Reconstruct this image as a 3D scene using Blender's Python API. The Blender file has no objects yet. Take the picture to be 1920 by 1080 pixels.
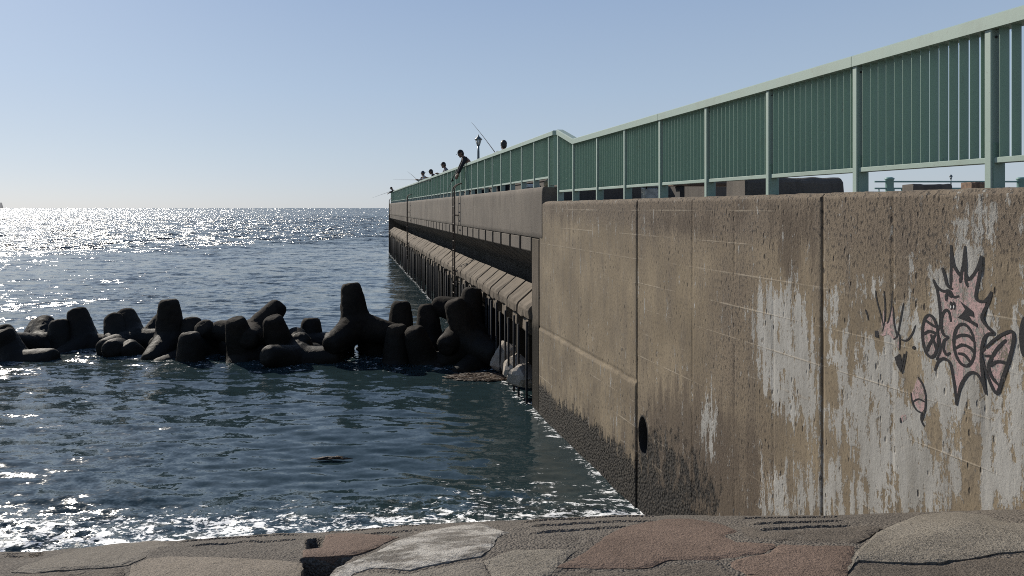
import bpy, bmesh, math, random
import numpy as np
from mathutils import Vector, Matrix, Quaternion, noise as mnoise

random.seed(7)
rng = np.random.default_rng(11)
sc = bpy.context.scene
col = sc.collection

# ------------------------------------------------------------------ camera
F, CX, HY, H = 1350.0, 960.0, 390.0, 4.15          # focal length (px of the 1920 frame), centre column, horizon row, eye height over the water
cam_d = bpy.data.cameras.new('camera')
cam = bpy.data.objects.new('camera', cam_d)
col.objects.link(cam)
cam.location = (0, 0, H)
cam.rotation_euler = (math.pi / 2, 0, 0)
cam_d.sensor_width = 36.0
cam_d.lens = 36.0 * F / 1920.0
cam_d.shift_y = -(540.0 - HY) / 1920.0
cam_d.clip_start = 0.05
cam_d.clip_end = 60000
sc.camera = cam

# ------------------------------------------------------------------ light
SUN_EL, SUN_AZ = math.radians(32.0), math.radians(-43.0)
world = bpy.data.worlds.new("World")
sc.world = world
world.use_nodes = True
wn = world.node_tree
sky = wn.nodes.new('ShaderNodeTexSky')
sky.sky_type = 'NISHITA'
sky.sun_disc = False
sky.sun_elevation = SUN_EL
sky.sun_rotation = SUN_AZ
sky.altitude = 0
sky.air_density = 0.5
sky.dust_density = 0.9
sky.ozone_density = 5.0
# pale summer haze over the clear-sky model: a gradient by elevation, the same all round
tc = wn.nodes.new('ShaderNodeTexCoord')
sx = wn.nodes.new('ShaderNodeSeparateXYZ')
wn.links.new(tc.outputs['Generated'], sx.inputs[0])
rp = wn.nodes.new('ShaderNodeValToRGB')
wn.links.new(sx.outputs[2], rp.inputs[0])
els = rp.color_ramp.elements
SKY = [(0.0, (.52, .555, .585)), (.07, (.475, .55, .60)), (.16, (.405, .51, .625)), (.30, (.31, .42, .595)), (.6, (.17, .26, .44)), (1.0, (.09, .15, .31))]
for i, (p, c) in enumerate(SKY):
    e = els[i] if i < 2 else els.new(p)
    e.position = p
    e.color = (*c, 1)
mul = wn.nodes.new('ShaderNodeVectorMath')
mul.operation = 'SCALE'
mul.inputs['Scale'].default_value = 12.7
wn.links.new(rp.outputs[0], mul.inputs[0])
mx = wn.nodes.new('ShaderNodeMix')
mx.data_type = 'RGBA'
mx.inputs['Factor'].default_value = 0.78
wn.links.new(sky.outputs[0], mx.inputs[6])
wn.links.new(mul.outputs[0], mx.inputs[7])
wn.links.new(mx.outputs[2], wn.nodes['Background'].inputs[0])
wn.nodes['Background'].inputs[1].default_value = 0.078
sun_d = bpy.data.lights.new('sun', 'SUN')
sun_d.energy = 5.0
sun_d.angle = math.radians(0.5)
sun_d.color = (1.0, 0.93, 0.82)
sun = bpy.data.objects.new('sun', sun_d)
col.objects.link(sun)
to_sun = Vector((math.sin(SUN_AZ) * math.cos(SUN_EL), math.cos(SUN_AZ) * math.cos(SUN_EL), math.sin(SUN_EL)))
sun.rotation_euler = to_sun.to_track_quat('Z', 'Y').to_euler()
sun.location = to_sun * 50
sc.view_settings.view_transform = 'Standard'
sc.view_settings.look = 'None'
sc.view_settings.gamma = 1
sc.view_settings.exposure = 0.18
sc.render.engine = 'CYCLES'
sc.cycles.use_denoising = False
sc.cycles.filter_width = 1.0
sc.cycles.max_bounces = 6
sc.cycles.sample_clamp_indirect = 4
sc.cycles.caustics_reflective = False
sc.cycles.caustics_refractive = False


# ------------------------------------------------------------------ helpers
def tag(o, label=None, cat=None, group=None, kind=None):
    if label: o['label'] = label
    if cat: o['category'] = cat
    if group: o['group'] = group
    if kind: o['kind'] = kind
    return o


def empty(name, loc=(0, 0, 0), rz=0.0):
    o = bpy.data.objects.new(name, None)
    o.empty_display_size = 0.2
    col.objects.link(o)
    o.location = loc
    o.rotation_euler = (0, 0, rz)
    return o


def copy_tree(o, parent=None):
    c = o.copy()
    col.objects.link(c)
    c.parent = parent
    for ch in [q for q in bpy.data.objects if q.parent == o]:
        copy_tree(ch, c)
    return c


class MB:
    """collects shapes, builds ONE mesh object"""
    def __init__(s):
        s.v, s.f, s.sm, s.cov = [], [], [], {}

    def add(s, vs, fs, smooth=False):
        b = len(s.v)
        s.v += [tuple(v) for v in vs]
        s.f += [tuple(i + b for i in f) for f in fs]
        s.sm += [smooth] * len(fs)
        return s

    def box(s, x0, x1, y0, y1, z0, z1):
        v = [(x0, y0, z0), (x1, y0, z0), (x1, y1, z0), (x0, y1, z0), (x0, y0, z1), (x1, y0, z1), (x1, y1, z1), (x0, y1, z1)]
        f = [(0, 3, 2, 1), (4, 5, 6, 7), (0, 1, 5, 4), (1, 2, 6, 5), (2, 3, 7, 6), (3, 0, 4, 7)]
        return s.add(v, f)

    def tube(s, pts, radii, n=8, caps=True):
        pts = [Vector(p) for p in pts]
        if not isinstance(radii, (list, tuple)): radii = [radii] * len(pts)
        vs, fs = [], []
        up = Vector((0, 0, 1))
        prev = None
        for i, p in enumerate(pts):
            t = (pts[min(i + 1, len(pts) - 1)] - pts[max(i - 1, 0)]).normalized()
            if prev is None:
                a = up if abs(t.dot(up)) < 0.95 else Vector((1, 0, 0))
                u = t.cross(a).normalized()
            else:
                u = (prev - t * prev.dot(t)).normalized()
            prev = u
            w = t.cross(u)
            for k in range(n):
                a = 2 * math.pi * k / n
                vs.append(p + (u * math.cos(a) + w * math.sin(a)) * radii[i])
        for i in range(len(pts) - 1):
            for k in range(n):
                fs.append((i * n + k, i * n + (k + 1) % n, (i + 1) * n + (k + 1) % n, (i + 1) * n + k))
        if caps:
            fs.append(tuple(range(n - 1, -1, -1)))
            fs.append(tuple((len(pts) - 1) * n + k for k in range(n)))
        return s.add(vs, fs, True)

    def lathe(s, prof, cx=0, cy=0, n=12, cap=True):
        vs, fs = [], []
        for r, z in prof:
            for k in range(n):
                a = 2 * math.pi * k / n
                vs.append((cx + r * math.cos(a), cy + r * math.sin(a), z))
        for i in range(len(prof) - 1):
            for k in range(n):
                fs.append((i * n + k, i * n + (k + 1) % n, (i + 1) * n + (k + 1) % n, (i + 1) * n + k))
        if cap:
            fs.append(tuple(range(n - 1, -1, -1)))
            fs.append(tuple((len(prof) - 1) * n + k for k in range(n)))
        return s.add(vs, fs, True)

    def ball(s, c, r, nu=12, nv=8):
        if not isinstance(r, (list, tuple)): r = (r, r, r)
        vs, fs = [], []
        for j in range(nv + 1):
            th = math.pi * (j + 0.02) / (nv + 0.04)
            for k in range(nu):
                a = 2 * math.pi * k / nu
                vs.append((c[0] + r[0] * math.sin(th) * math.cos(a), c[1] + r[1] * math.sin(th) * math.sin(a), c[2] - r[2] * math.cos(th)))
        for j in range(nv):
            for k in range(nu):
                fs.append((j * nu + k, j * nu + (k + 1) % nu, (j + 1) * nu + (k + 1) % nu, (j + 1) * nu + k))
        fs.append(tuple(range(nu - 1, -1, -1)))
        fs.append(tuple(nv * nu + k for k in range(nu)))
        return s.add(vs, fs, True)

    def prism(s, poly, axis, a0, a1):
        """extrude a 2-d polygon: axis 0 -> poly is (y,z); 2 -> (x,y)"""
        n = len(poly)
        mk = (lambda p, a: (a, p[0], p[1])) if axis == 0 else ((lambda p, a: (p[0], a, p[1])) if axis == 1 else (lambda p, a: (p[0], p[1], a)))
        vs = [mk(p, a0) for p in poly] + [mk(p, a1) for p in poly]
        fs = [tuple(range(n)), tuple(range(2 * n - 1, n - 1, -1))]
        for i in range(n):
            j = (i + 1) % n
            fs.append((i, i + n, j + n, j))
        return s.add(vs, fs)

    def build(s, name, m, parent=None, bevel=0.0, seg=1, fixn=True, jitter=0.0):
        me = bpy.data.meshes.new(name)
        me.from_pydata(s.v, [], s.f)
        bm = bmesh.new()
        bm.from_mesh(me)
        if fixn: bmesh.ops.recalc_face_normals(bm, faces=bm.faces)
        if bevel > 0:
            bmesh.ops.bevel(bm, geom=list(bm.edges), offset=bevel, segments=seg, affect='EDGES', profile=0.5, clamp_overlap=True)
        bm.to_mesh(me)
        bm.free()
        if bevel == 0:
            me.polygons.foreach_set('use_smooth', s.sm)
        return link(name, me, m, parent)


def link(name, me, m, parent=None):
    o = bpy.data.objects.new(name, me)
    col.objects.link(o)
    if m is not None and not me.materials: me.materials.append(m)
    o.parent = parent
    return o


def grid_mesh(name, P, m, parent=None, attrs=None, smooth=True, flip=False):
    """P: array (rows, cols, 3)"""
    nr, nc = P.shape[:2]
    me = bpy.data.meshes.new(name)
    idx = np.arange(nr * nc).reshape(nr, nc)
    q = np.stack([idx[:-1, :-1], idx[:-1, 1:], idx[1:, 1:], idx[1:, :-1]], -1).reshape(-1, 4)
    if flip: q = q[:, ::-1]
    nq = len(q)
    me.vertices.add(nr * nc)
    me.vertices.foreach_set('co', np.ascontiguousarray(P, np.float32).ravel())
    me.loops.add(nq * 4)
    me.loops.foreach_set('vertex_index', np.ascontiguousarray(q, np.int32).ravel())
    me.polygons.add(nq)
    me.polygons.foreach_set('loop_start', np.arange(0, nq * 4, 4, dtype=np.int32))
    if smooth: me.polygons.foreach_set('use_smooth', np.ones(nq, bool))
    me.update(calc_edges=True)
    for k, a in (attrs or {}).items():
        me.attributes.new(k, 'FLOAT', 'POINT')
        me.attributes[k].data.foreach_set('value', np.ascontiguousarray(np.asarray(a, float) + np.zeros(P.shape[:2]), np.float32).ravel())
    me.validate()
    return link(name, me, m, parent)


def vnoise(X, Y, scale, seed=0, octaves=4):
    """numpy value noise, about -1..1"""
    out = np.zeros_like(X, dtype=float)
    amp, tot = 1.0, 0.0
    r = np.random.default_rng(seed)
    tab = r.random((256, 256)) * 2 - 1
    for o in range(octaves):
        x, y = X * scale + 17.3 * o, Y * scale + 5.1 * o
        xi, yi = np.floor(x).astype(int), np.floor(y).astype(int)
        fx, fy = x - xi, y - yi
        fx, fy = fx * fx * (3 - 2 * fx), fy * fy * (3 - 2 * fy)
        g = lambda a, b: tab[a % 256, b % 256]
        out += amp * ((g(xi, yi) * (1 - fx) + g(xi + 1, yi) * fx) * (1 - fy) + (g(xi, yi + 1) * (1 - fx) + g(xi + 1, yi + 1) * fx) * fy)
        tot += amp
        amp *= 0.5
        scale *= 2.03
    return out / tot


def sstep(a, b, x):
    t = np.clip((x - a) / (b - a), 0, 1)
    return t * t * (3 - 2 * t)


# ------------------------------------------------------------------ node helpers
class NT:
    def __init__(s, name):
        s.m = bpy.data.materials.new(name)
        s.m.use_nodes = True
        s.t = s.m.node_tree
        s.b = s.t.nodes['Principled BSDF']
        s.out = s.t.nodes['Material Output']

    def n(s, kind, **kw):
        nd = s.t.nodes.new(kind)
        for k, v in kw.items(): setattr(nd, k, v)
        return nd

    def put(s, sock, v):
        if hasattr(v, 'is_output'): s.t.links.new(v, sock)
        elif v is not None:
            if isinstance(v, (tuple, list)) and len(v) == 3 and sock.type == 'RGBA': v = (*v, 1)
            sock.default_value = v

    def math(s, op, a, b=None, c=None, clamp=False):
        nd = s.n('ShaderNodeMath', operation=op, use_clamp=clamp)
        s.put(nd.inputs[0], a)
        if b is not None: s.put(nd.inputs[1], b)
        if c is not None: s.put(nd.inputs[2], c)
        return nd.outputs[0]

    def vmath(s, op, a, b=None, scale=None):
        nd = s.n('ShaderNodeVectorMath', operation=op)
        s.put(nd.inputs[0], a)
        if b is not None: s.put(nd.inputs[1], b)
        if scale is not None: s.put(nd.inputs['Scale'], scale)
        return nd.outputs[0]

    def attr(s, name): return s.n('ShaderNodeAttribute', attribute_name=name).outputs['Fac']

    def coord(s, k='Object'): return s.n('ShaderNodeTexCoord').outputs[k]

    def mapping(s, vec, scale=(1, 1, 1), loc=(0, 0, 0), rot=(0, 0, 0)):
        nd = s.n('ShaderNodeMapping')
        s.put(nd.inputs['Vector'], vec)
        nd.inputs['Scale'].default_value = scale
        nd.inputs['Location'].default_value = loc
        nd.inputs['Rotation'].default_value = rot
        return nd.outputs[0]

    def noise(s, vec, scale, detail=4, rough=0.55, out='Fac', dist=0.0):
        nd = s.n('ShaderNodeTexNoise')
        s.put(nd.inputs['Vector'], vec)
        s.put(nd.inputs['Scale'], scale)
        nd.inputs['Detail'].default_value = detail
        nd.inputs['Roughness'].default_value = rough
        nd.inputs['Distortion'].default_value = dist
        return nd.outputs[out]

    def voro(s, vec, scale, feature='F1', out='Distance', rnd=1.0):
        nd = s.n('ShaderNodeTexVoronoi', feature=feature)
        s.put(nd.inputs['Vector'], vec)
        s.put(nd.inputs['Scale'], scale)
        nd.inputs['Randomness'].default_value = rnd
        return nd.outputs[out]

    def ss(s, x, a, b):
        nd = s.n('ShaderNodeMapRange', interpolation_type='SMOOTHSTEP')
        s.put(nd.inputs['Value'], x)
        s.put(nd.inputs['From Min'], a)
        s.put(nd.inputs['From Max'], b)
        return nd.outputs[0]

    def lin(s, x, a, b, c, d):
        nd = s.n('ShaderNodeMapRange')
        for i, v in enumerate((x, a, b, c, d)): s.put(nd.inputs[i], v)
        return nd.outputs[0]

    def mix(s, f, a, b, mode='MIX'):
        nd = s.n('ShaderNodeMix', data_type='RGBA', blend_type=mode)
        s.put(nd.inputs['Factor'], f)
        s.put(nd.inputs['A'] if False else nd.inputs[6], a)
        s.put(nd.inputs[7], b)
        return nd.outputs[2]

    def bump(s, h, strength=0.5, dist=0.01, normal=None):
        nd = s.n('ShaderNodeBump')
        s.put(nd.inputs['Height'], h)
        s.put(nd.inputs['Strength'], strength)
        nd.inputs['Distance'].default_value = dist
        if normal is not None: s.put(nd.inputs['Normal'], normal)
        return nd.outputs[0]

    def done(s, base=None, rough=None, normal=None, metal=None, spec=None):
        if base is not None: s.put(s.b.inputs['Base Color'], base)
        if rough is not None: s.put(s.b.inputs['Roughness'], rough)
        if normal is not None: s.put(s.b.inputs['Normal'], normal)
        if metal is not None: s.put(s.b.inputs['Metallic'], metal)
        if spec is not None: s.put(s.b.inputs['Specular IOR Level'], spec)
        return s.m


def simple_mat(name, c, rough=0.6, var=0.12, scale=6.0, bump=0.0, metal=0.0, bscale=60):
    t = NT(name)
    o = t.coord()
    n1 = t.noise(o, scale, 5)
    d = tuple(x * (1 - var * 1.6) for x in c)
    l = tuple(min(1, x * (1 + var)) for x in c)
    base = t.mix(t.ss(n1, 0.3, 0.7), d, l)
    nrm = t.bump(t.noise(o, bscale, 4), bump, 0.01) if bump else None
    return t.done(base, t.lin(n1, 0, 1, rough - .08, rough + .08), nrm, metal)


# ------------------------------------------------------------------ geometry of the place (frames along the walls)
KN, CN = 0.2578, 4.29          # near sea wall face : X + KN*Y = CN
Y0 = 14.54                     # where the pier starts
KP = 0.2281                    # pier face : X + KP*Y = CP
CP = CN - KN * Y0 + KP * Y0
LN, LP = math.hypot(1, KN), math.hypot(1, KP)
RZN, RZP = math.atan2(1, -KN), math.atan2(1, -KP)


def near_uv(x, y, back=0.0):
    """photo pixel -> (s, z) on the near wall face"""
    u = (x - CX) / F
    Y = (CN + back * LN) / (u + KN)
    return Y * LN - back * KN * 0, H - (y - HY) / F * Y


def frame(c, rz, s0):
    """location of a root standing s0 along the wall line; its +X runs along the wall, +Y out to sea"""
    return (c + math.cos(rz) * s0, math.sin(rz) * s0, 0)


NEAR_S1 = Y0 * LN              # 15.02
PIER_S0 = Y0 * LP              # 14.91
PIER_S1 = 66.8 * LP            # 68.5

# ------------------------------------------------------------------ materials
def concrete_wall():
    t = NT('weathered_concrete')
    o = t.coord()
    paint, algae, coarse, damp, line = (t.attr(k) for k in ('paint', 'algae', 'coarse', 'damp', 'joint_line'))
    st = t.mapping(o, (1, 1, 0.22))
    st2 = t.mapping(o, (1, 1, 0.09))
    n_big = t.noise(o, 0.9, 5)
    n_mid = t.noise(st, 5.0, 6, 0.62)
    n_fine = t.noise(t.mapping(o, (1, 1, 0.55)), 42, 4, 0.65)
    n_grit = t.noise(o, 130, 3, 0.7)
    streak = t.noise(st2, 13, 5, 0.6)
    base = t.mix(t.ss(n_big, 0.35, 0.68), (0.16, 0.126, 0.084), (0.245, 0.196, 0.132))
    base = t.mix(t.math('MULTIPLY', t.ss(n_mid, 0.42, 0.68), 0.55), base, (0.12, 0.098, 0.075))
    base = t.mix(t.math('MULTIPLY', t.ss(streak, 0.56, 0.74), 0.45), base, (0.095, 0.085, 0.075))
    # exposed aggregate: pits with their shade painted dark, and pale stones
    pits = t.math('MULTIPLY', t.ss(n_fine, 0.52, 0.62), t.lin(coarse, 0, 1, 0.42, 1.0))
    base = t.mix(t.math('MULTIPLY', coarse, 0.62), base, t.mix(n_mid, (0.135, 0.103, 0.08), (0.1, 0.08, 0.065)))
    base = t.mix(pits, base, (0.045, 0.038, 0.032))
    base = t.mix(t.math('MULTIPLY', t.ss(n_grit, 0.58, 0.75), t.lin(coarse, 0, 1, 0.15, 0.45)), base, (0.3, 0.25, 0.2))
    # blow-holes and washed-out stones, longer than wide, the shade inside painted dark
    hv = t.voro(t.mapping(o, (1, 1, 0.42)), 17, out='Distance')
    hsel = t.ss(t.noise(o, 2.3, 5, 0.6), 0.44, 0.62)
    hole = t.math('MULTIPLY', t.math('SUBTRACT', 1.0, t.ss(hv, 0.10, 0.24)), t.math('MAXIMUM', hsel, t.math('MULTIPLY', coarse, 0.6)))
    base = t.mix(t.math('MULTIPLY', hole, 0.85), base, (0.035, 0.03, 0.026))
    # damp brown stains
    dm = t.ss(t.math('ADD', damp, t.math('MULTIPLY', t.math('SUBTRACT', n_mid, 0.5), 1.6)), 0.35, 0.75)
    base = t.mix(t.math('MULTIPLY', dm, 0.7), base, (0.075, 0.056, 0.04))
    # old grey-white paint, worn off in vertical flakes
    e = t.math('ADD', t.math('MULTIPLY', paint, 0.88), t.math('MULTIPLY', t.math('SUBTRACT', t.noise(t.mapping(o, (1, 1, 0.3)), 10.0, 9, 0.74), 0.5), 3.3))
    e = t.math('ADD', e, t.math('MULTIPLY', t.math('SUBTRACT', streak, 0.5), 2.5))
    e = t.math('ADD', e, t.math('MULTIPLY', t.math('SUBTRACT', n_fine, 0.5), 1.5))
    pm = t.math('MULTIPLY', t.ss(e, 0.47, 0.70), t.math('SUBTRACT', 1.0, t.math('MULTIPLY', hole, 0.7)))
    pcol = t.mix(t.ss(n_mid, 0.3, 0.75), (0.365, 0.358, 0.335), (0.215, 0.207, 0.188))
    pcol = t.mix(t.math('MULTIPLY', t.ss(n_grit, 0.58, 0.66), 0.6), pcol, (0.1, 0.09, 0.08))
    base = t.mix(t.math('MULTIPLY', pm, 0.93), base, pcol)
    # pale mortar of the formwork lines
    lm = t.ss(t.math('ADD', line, t.math('MULTIPLY', t.math('SUBTRACT', n_mid, 0.5), 1.1)), 0.30, 0.85)
    base = t.mix(t.math('MULTIPLY', lm, 0.6), base, (0.36, 0.31, 0.24))
    # black mussels and weed near the water
    al = t.ss(t.math('ADD', algae, t.math('MULTIPLY', t.math('SUBTRACT', t.noise(t.mapping(o, (1, 1, 0.5)), 7, 7, 0.7), 0.5), 1.7)), 0.42, 0.62)
    vc = t.voro(o, 27, out='Distance')
    acol = t.mix(t.ss(vc, 0.05, 0.55), (0.05, 0.041, 0.03), (0.005, 0.0045, 0.004))
    base = t.mix(t.math('MULTIPLY', al, 0.94), base, acol)
    hgt = t.math('MULTIPLY_ADD', n_fine, t.lin(coarse, 0, 1, 0.35, 1.0), t.math('MULTIPLY', n_mid, 0.5))
    hgt = t.math('ADD', hgt, t.math('MULTIPLY', n_grit, t.lin(coarse, 0, 1, 0.1, 0.5)))
    hgt = t.math('ADD', hgt, t.math('MULTIPLY', t.math('MULTIPLY', vc, al), -2.0))
    hgt = t.math('SUBTRACT', t.math('ADD', hgt, t.math('MULTIPLY', pm, 0.12)), t.math('MULTIPLY', hole, 0.8))
    hgt = t.math('ADD', hgt, t.math('MULTIPLY', lm, 0.25))
    return t.done(base, t.lin(al, 0, 1, 0.9, 0.78), t.bump(hgt, 0.75, 0.014), spec=0.3)


def rough_concrete(name, c0, c1, dark=(0.03, 0.026, 0.022), zwet_shade=None, bump=0.8, scale=1.0, streak=True, pit=0.5, spec=0.3):
    """plain aged concrete; zwet: height (world z) under which weed"""
    t = NT(name)
    o = t.coord()
    w = t.n('ShaderNodeNewGeometry').outputs['Position']
    big = t.noise(w, 0.8 * scale, 5)
    mid = t.noise(t.mapping(w, (1, 1, 0.25 if streak else 1)), 5 * scale, 6, 0.62)
    fine = t.noise(w, 45 * scale, 5, 0.7)
    base = t.mix(t.ss(t.math('ADD', t.math('MULTIPLY', big, .5), t.math('MULTIPLY', mid, .5)), 0.38, 0.62), c0, c1)
    base = t.mix(t.math('MULTIPLY', t.ss(mid, 0.5, 0.72), 0.5), base, dark)
    base = t.mix(t.math('MULTIPLY', t.ss(fine, 0.54, 0.66), pit), base, dark)
    rough = 0.88
    if zwet_shade is not None:
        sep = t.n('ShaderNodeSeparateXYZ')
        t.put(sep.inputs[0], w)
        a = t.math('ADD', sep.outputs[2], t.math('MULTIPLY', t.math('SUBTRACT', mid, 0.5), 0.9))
        a = t.math('SUBTRACT', 1.0, t.ss(a, zwet_shade - 0.15, zwet_shade + 0.2))
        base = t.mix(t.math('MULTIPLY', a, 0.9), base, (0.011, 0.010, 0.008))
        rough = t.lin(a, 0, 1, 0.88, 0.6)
    h = t.math('ADD', t.math('MULTIPLY', fine, 0.8), mid)
    return t.done(base, rough, t.bump(h, bump, 0.012), spec=spec)


def paint_mat(name, c, dirt=(0.16, 0.17, 0.14), amount=0.25):
    t = NT(name)
    o = t.coord()
    n1 = t.noise(t.mapping(o, (1, 1, 0.3)), 3.5, 6, 0.65)
    n2 = t.noise(o, 60, 4)
    base = t.mix(t.math('MULTIPLY', t.ss(n1, 0.48, 0.75), amount), c, dirt)
    base = t.mix(t.math('MULTIPLY', t.ss(n2, 0.66, 0.72), 0.4), base, (0.09, 0.075, 0.06))
    ru = t.math('MULTIPLY', t.ss(t.noise(t.mapping(o, (1, 1, 0.35)), 5.5, 7, 0.7), 0.60, 0.70), t.ss(n2, 0.45, 0.6))
    base = t.mix(t.math('MULTIPLY', ru, 0.55), base, (0.12, 0.07, 0.04))
    return t.done(base, t.lin(n1, 0.2, 0.8, 0.42, 0.62), t.bump(n2, 0.06, 0.004))


M = {}
M['wall'] = concrete_wall()
M['pier'] = rough_concrete('pier_concrete', (0.098, 0.083, 0.068), (0.15, 0.128, 0.104), dark=(0.045, 0.039, 0.033), pit=.7)
M['pier_low'] = rough_concrete('tidal_shade_concrete', (0.1, 0.085, 0.066), (0.15, 0.125, 0.1), zwet_shade=1.75, spec=0.08)  # weed line raised to the ledge, painting the shade below it black
M['block'] = rough_concrete('ledge_concrete', (0.105, 0.083, 0.06), (0.165, 0.132, 0.096), dark=(0.045, 0.038, 0.03), streak=False, pit=.7)
M['tetra'] = rough_concrete('tetrapod_concrete', (0.012, 0.0097, 0.0077), (0.03, 0.0235, 0.0175), dark=(0.006, 0.005, 0.004), zwet_shade=0.75, streak=False, bump=1.0, spec=0.12)
M['stone'] = rough_concrete('wet_stone', (0.3, 0.26, 0.21), (0.42, 0.37, 0.31), zwet_shade=0.05, streak=False)
M['rail'] = paint_mat('mint_paint', (0.27, 0.345, 0.295), amount=0.3)
M['fin'] = paint_mat('mint_slats_paint', (0.20, 0.295, 0.235), dirt=(0.16, 0.22, 0.18), amount=0.35)
M['far_green'] = paint_mat('sea_green_paint', (0.14, 0.25, 0.23))
M['steel'] = simple_mat('galvanised_steel', (0.42, 0.41, 0.39), 0.42, 0.2, 12, metal=0.75)
M['rust_steel'] = simple_mat('rusty_steel', (0.085, 0.06, 0.045), 0.75, 0.4, 14, bump=0.3)
M['dark_iron'] = simple_mat('dark_iron', (0.022, 0.02, 0.019), 0.85, 0.3, 10)
M['lamp_paint'] = simple_mat('lamp_post_paint', (0.07, 0.1, 0.11), 0.45, 0.2, 8)
M['skin'] = simple_mat('skin', (0.2, 0.115, 0.08), 0.55, 0.12, 20)
M['hair'] = simple_mat('black_hair', (0.012, 0.01, 0.009), 0.5, 0.3, 60, bump=0.4)
M['black_cloth'] = simple_mat('black_cloth', (0.016, 0.016, 0.018), 0.9, 0.25, 20, bump=0.2)
M['grey_cloth'] = simple_mat('grey_cloth', (0.16, 0.165, 0.175), 0.9, 0.2, 20, bump=0.2)
M['navy_cloth'] = simple_mat('navy_cloth', (0.03, 0.04, 0.06), 0.9, 0.2, 20, bump=0.2)
M['rod'] = simple_mat('carbon_rod', (0.03, 0.03, 0.032), 0.85, 0.2, 30)
M['line'] = simple_mat('fishing_line', (0.25, 0.25, 0.25), 0.4, 0.1, 30)
M['wood'] = simple_mat('weathered_wood', (0.13, 0.08, 0.05), 0.8, 0.35, 7, bump=0.3)
M['deck'] = rough_concrete('deck_concrete', (0.22, 0.2, 0.17), (0.3, 0.28, 0.25), streak=False)
M['hole'] = simple_mat('pipe_inside', (0.012, 0.011, 0.01), 0.9, 0.2, 8)
M['glass'] = simple_mat('frosted_lamp_glass', (0.62, 0.64, 0.62), 0.35, 0.08, 8)
M['white_plastic'] = simple_mat('white_plastic', (0.62, 0.63, 0.62), 0.4, 0.08, 8)
M['weed'] = simple_mat('brown_seaweed', (0.06, 0.034, 0.015), 0.65, 0.4, 12, bump=0.5)
M['hill'] = simple_mat('far_headland_rock', (0.05, 0.062, 0.078), 0.95, 0.2, 0.02)


def striped_cloth():
    t = NT('striped_cloth')
    sep = t.n('ShaderNodeSeparateXYZ')
    t.put(sep.inputs[0], t.coord())
    w = t.math('FRACT', t.math('MULTIPLY', sep.outputs[2], 8.0))
    return t.done(t.mix(t.ss(w, 0.48, 0.52), (0.02, 0.02, 0.025), (0.5, 0.5, 0.5)), 0.9)


M['striped_cloth'] = striped_cloth()


# ------------------------------------------------------------------ ground in front (revetment top) as a height field
_xs = [0, 250, 570, 920, 1185, 1500, 1750, 1920]
_ys = [1034, 1014, 999, 975, 967, 966, 962, 953]


def g_base(Y):
    Y = np.asarray(Y, float)
    a, b, s0, s1 = 3.0, 4.9, 0.10, 0.62
    t = np.clip(Y - a, 0, b - a)
    return np.where(Y < a, s0 * Y, s0 * a + s0 * t + (s1 - s0) * t * t / (2 * (b - a)) + np.maximum(Y - b, 0) * s1)


_Yt = np.linspace(2.0, 8.0, 1200)
_U = np.linspace(-1.6, 1.6, 129)
_C = []
for u in _U:
    tgt = (np.interp(CX + F * u, _xs, _ys) - HY) / F
    lo, hi = -2.0, 4.0
    for _ in range(40):
        c = 0.5 * (lo + hi)
        if ((g_base(_Yt) + c) / _Yt).min() > tgt: hi = c
        else: lo = c
    _C.append(c)
_C = np.array(_C)
GROOVES = []            # (list of (X,Y)) filled below; carved into the ground


def drop(X, Y):
    X = np.asarray(X, float)
    return g_base(Y) + np.interp(X / 4.0, _U, _C)


def ground_pt(x, y):
    """photo pixel -> point on the smooth revetment surface"""
    u, v = (x - CX) / F, (y - HY) / F
    Ys = np.linspace(1.2, 6.0, 1500)
    d = drop(u * Ys, Ys) - v * Ys
    k = np.where(d <= 0)[0]
    i = k[0] if len(k) else int(np.argmin(d))
    return u * Ys[i], Ys[i]


GPX = [[(975, 979), (1040, 974), (1120, 970.5), (1230, 968.5)], [(984, 990), (1060, 984), (1140, 980), (1240, 978.5)], [(990, 1001), (1060, 995), (1180, 989)],
       [(1385, 973), (1450, 969.5), (1530, 967.5), (1580, 967.5)], [(1404, 984), (1480, 979), (1580, 976)], [(1418, 995), (1500, 989), (1600, 984)],
       [(600, 997), (700, 990), (820, 983)], [(600, 1008), (700, 1001), (790, 995)], [(600, 1015), (680, 1010)],
       [(330, 1016), (420, 1010), (566, 1003)], [(350, 1024), (450, 1017), (566, 1011)],
       [(0, 1037.5), (56, 1035)], [(0, 1046), (56, 1043)]]
for g in GPX:
    GROOVES.append([ground_pt(*p) for p in g])


def seg_dist(X, Y, pts):
    d = np.full(X.shape, 1e9)
    for (ax, ay), (bx, by) in zip(pts[:-1], pts[1:]):
        vx, vy = bx - ax, by - ay
        t = np.clip(((X - ax) * vx + (Y - ay) * vy) / (vx * vx + vy * vy + 1e-12), 0, 1)
        d = np.minimum(d, np.hypot(X - ax - t * vx, Y - ay - t * vy))
    return d


def poly_sd(X, Y, poly):
    """signed distance, positive inside"""
    d = seg_dist(X, Y, list(poly) + [poly[0]])
    ins = np.zeros(X.shape, bool)
    n = len(poly)
    for i in range(n):
        (x0, y0), (x1, y1) = poly[i], poly[(i + 1) % n]
        c = ((y0 > Y) != (y1 > Y)) & (X < (x1 - x0) * (Y - y0) / (y1 - y0 + 1e-12) + x0)
        ins ^= c
    return np.where(ins, d, -d)


PITS = [[(577, 1016), (580, 1010), (590, 1008), (602, 1009), (607, 1014), (606, 1020), (600, 1026), (588, 1029), (578, 1028)], [(568, 1046), (655, 1043), (630, 1072), (615, 1120), (564, 1120)],
        [(57, 1033), (76, 1031), (79, 1040), (60, 1044)]]
PITP = [[ground_pt(*p) for p in q] for q in PITS]


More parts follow.
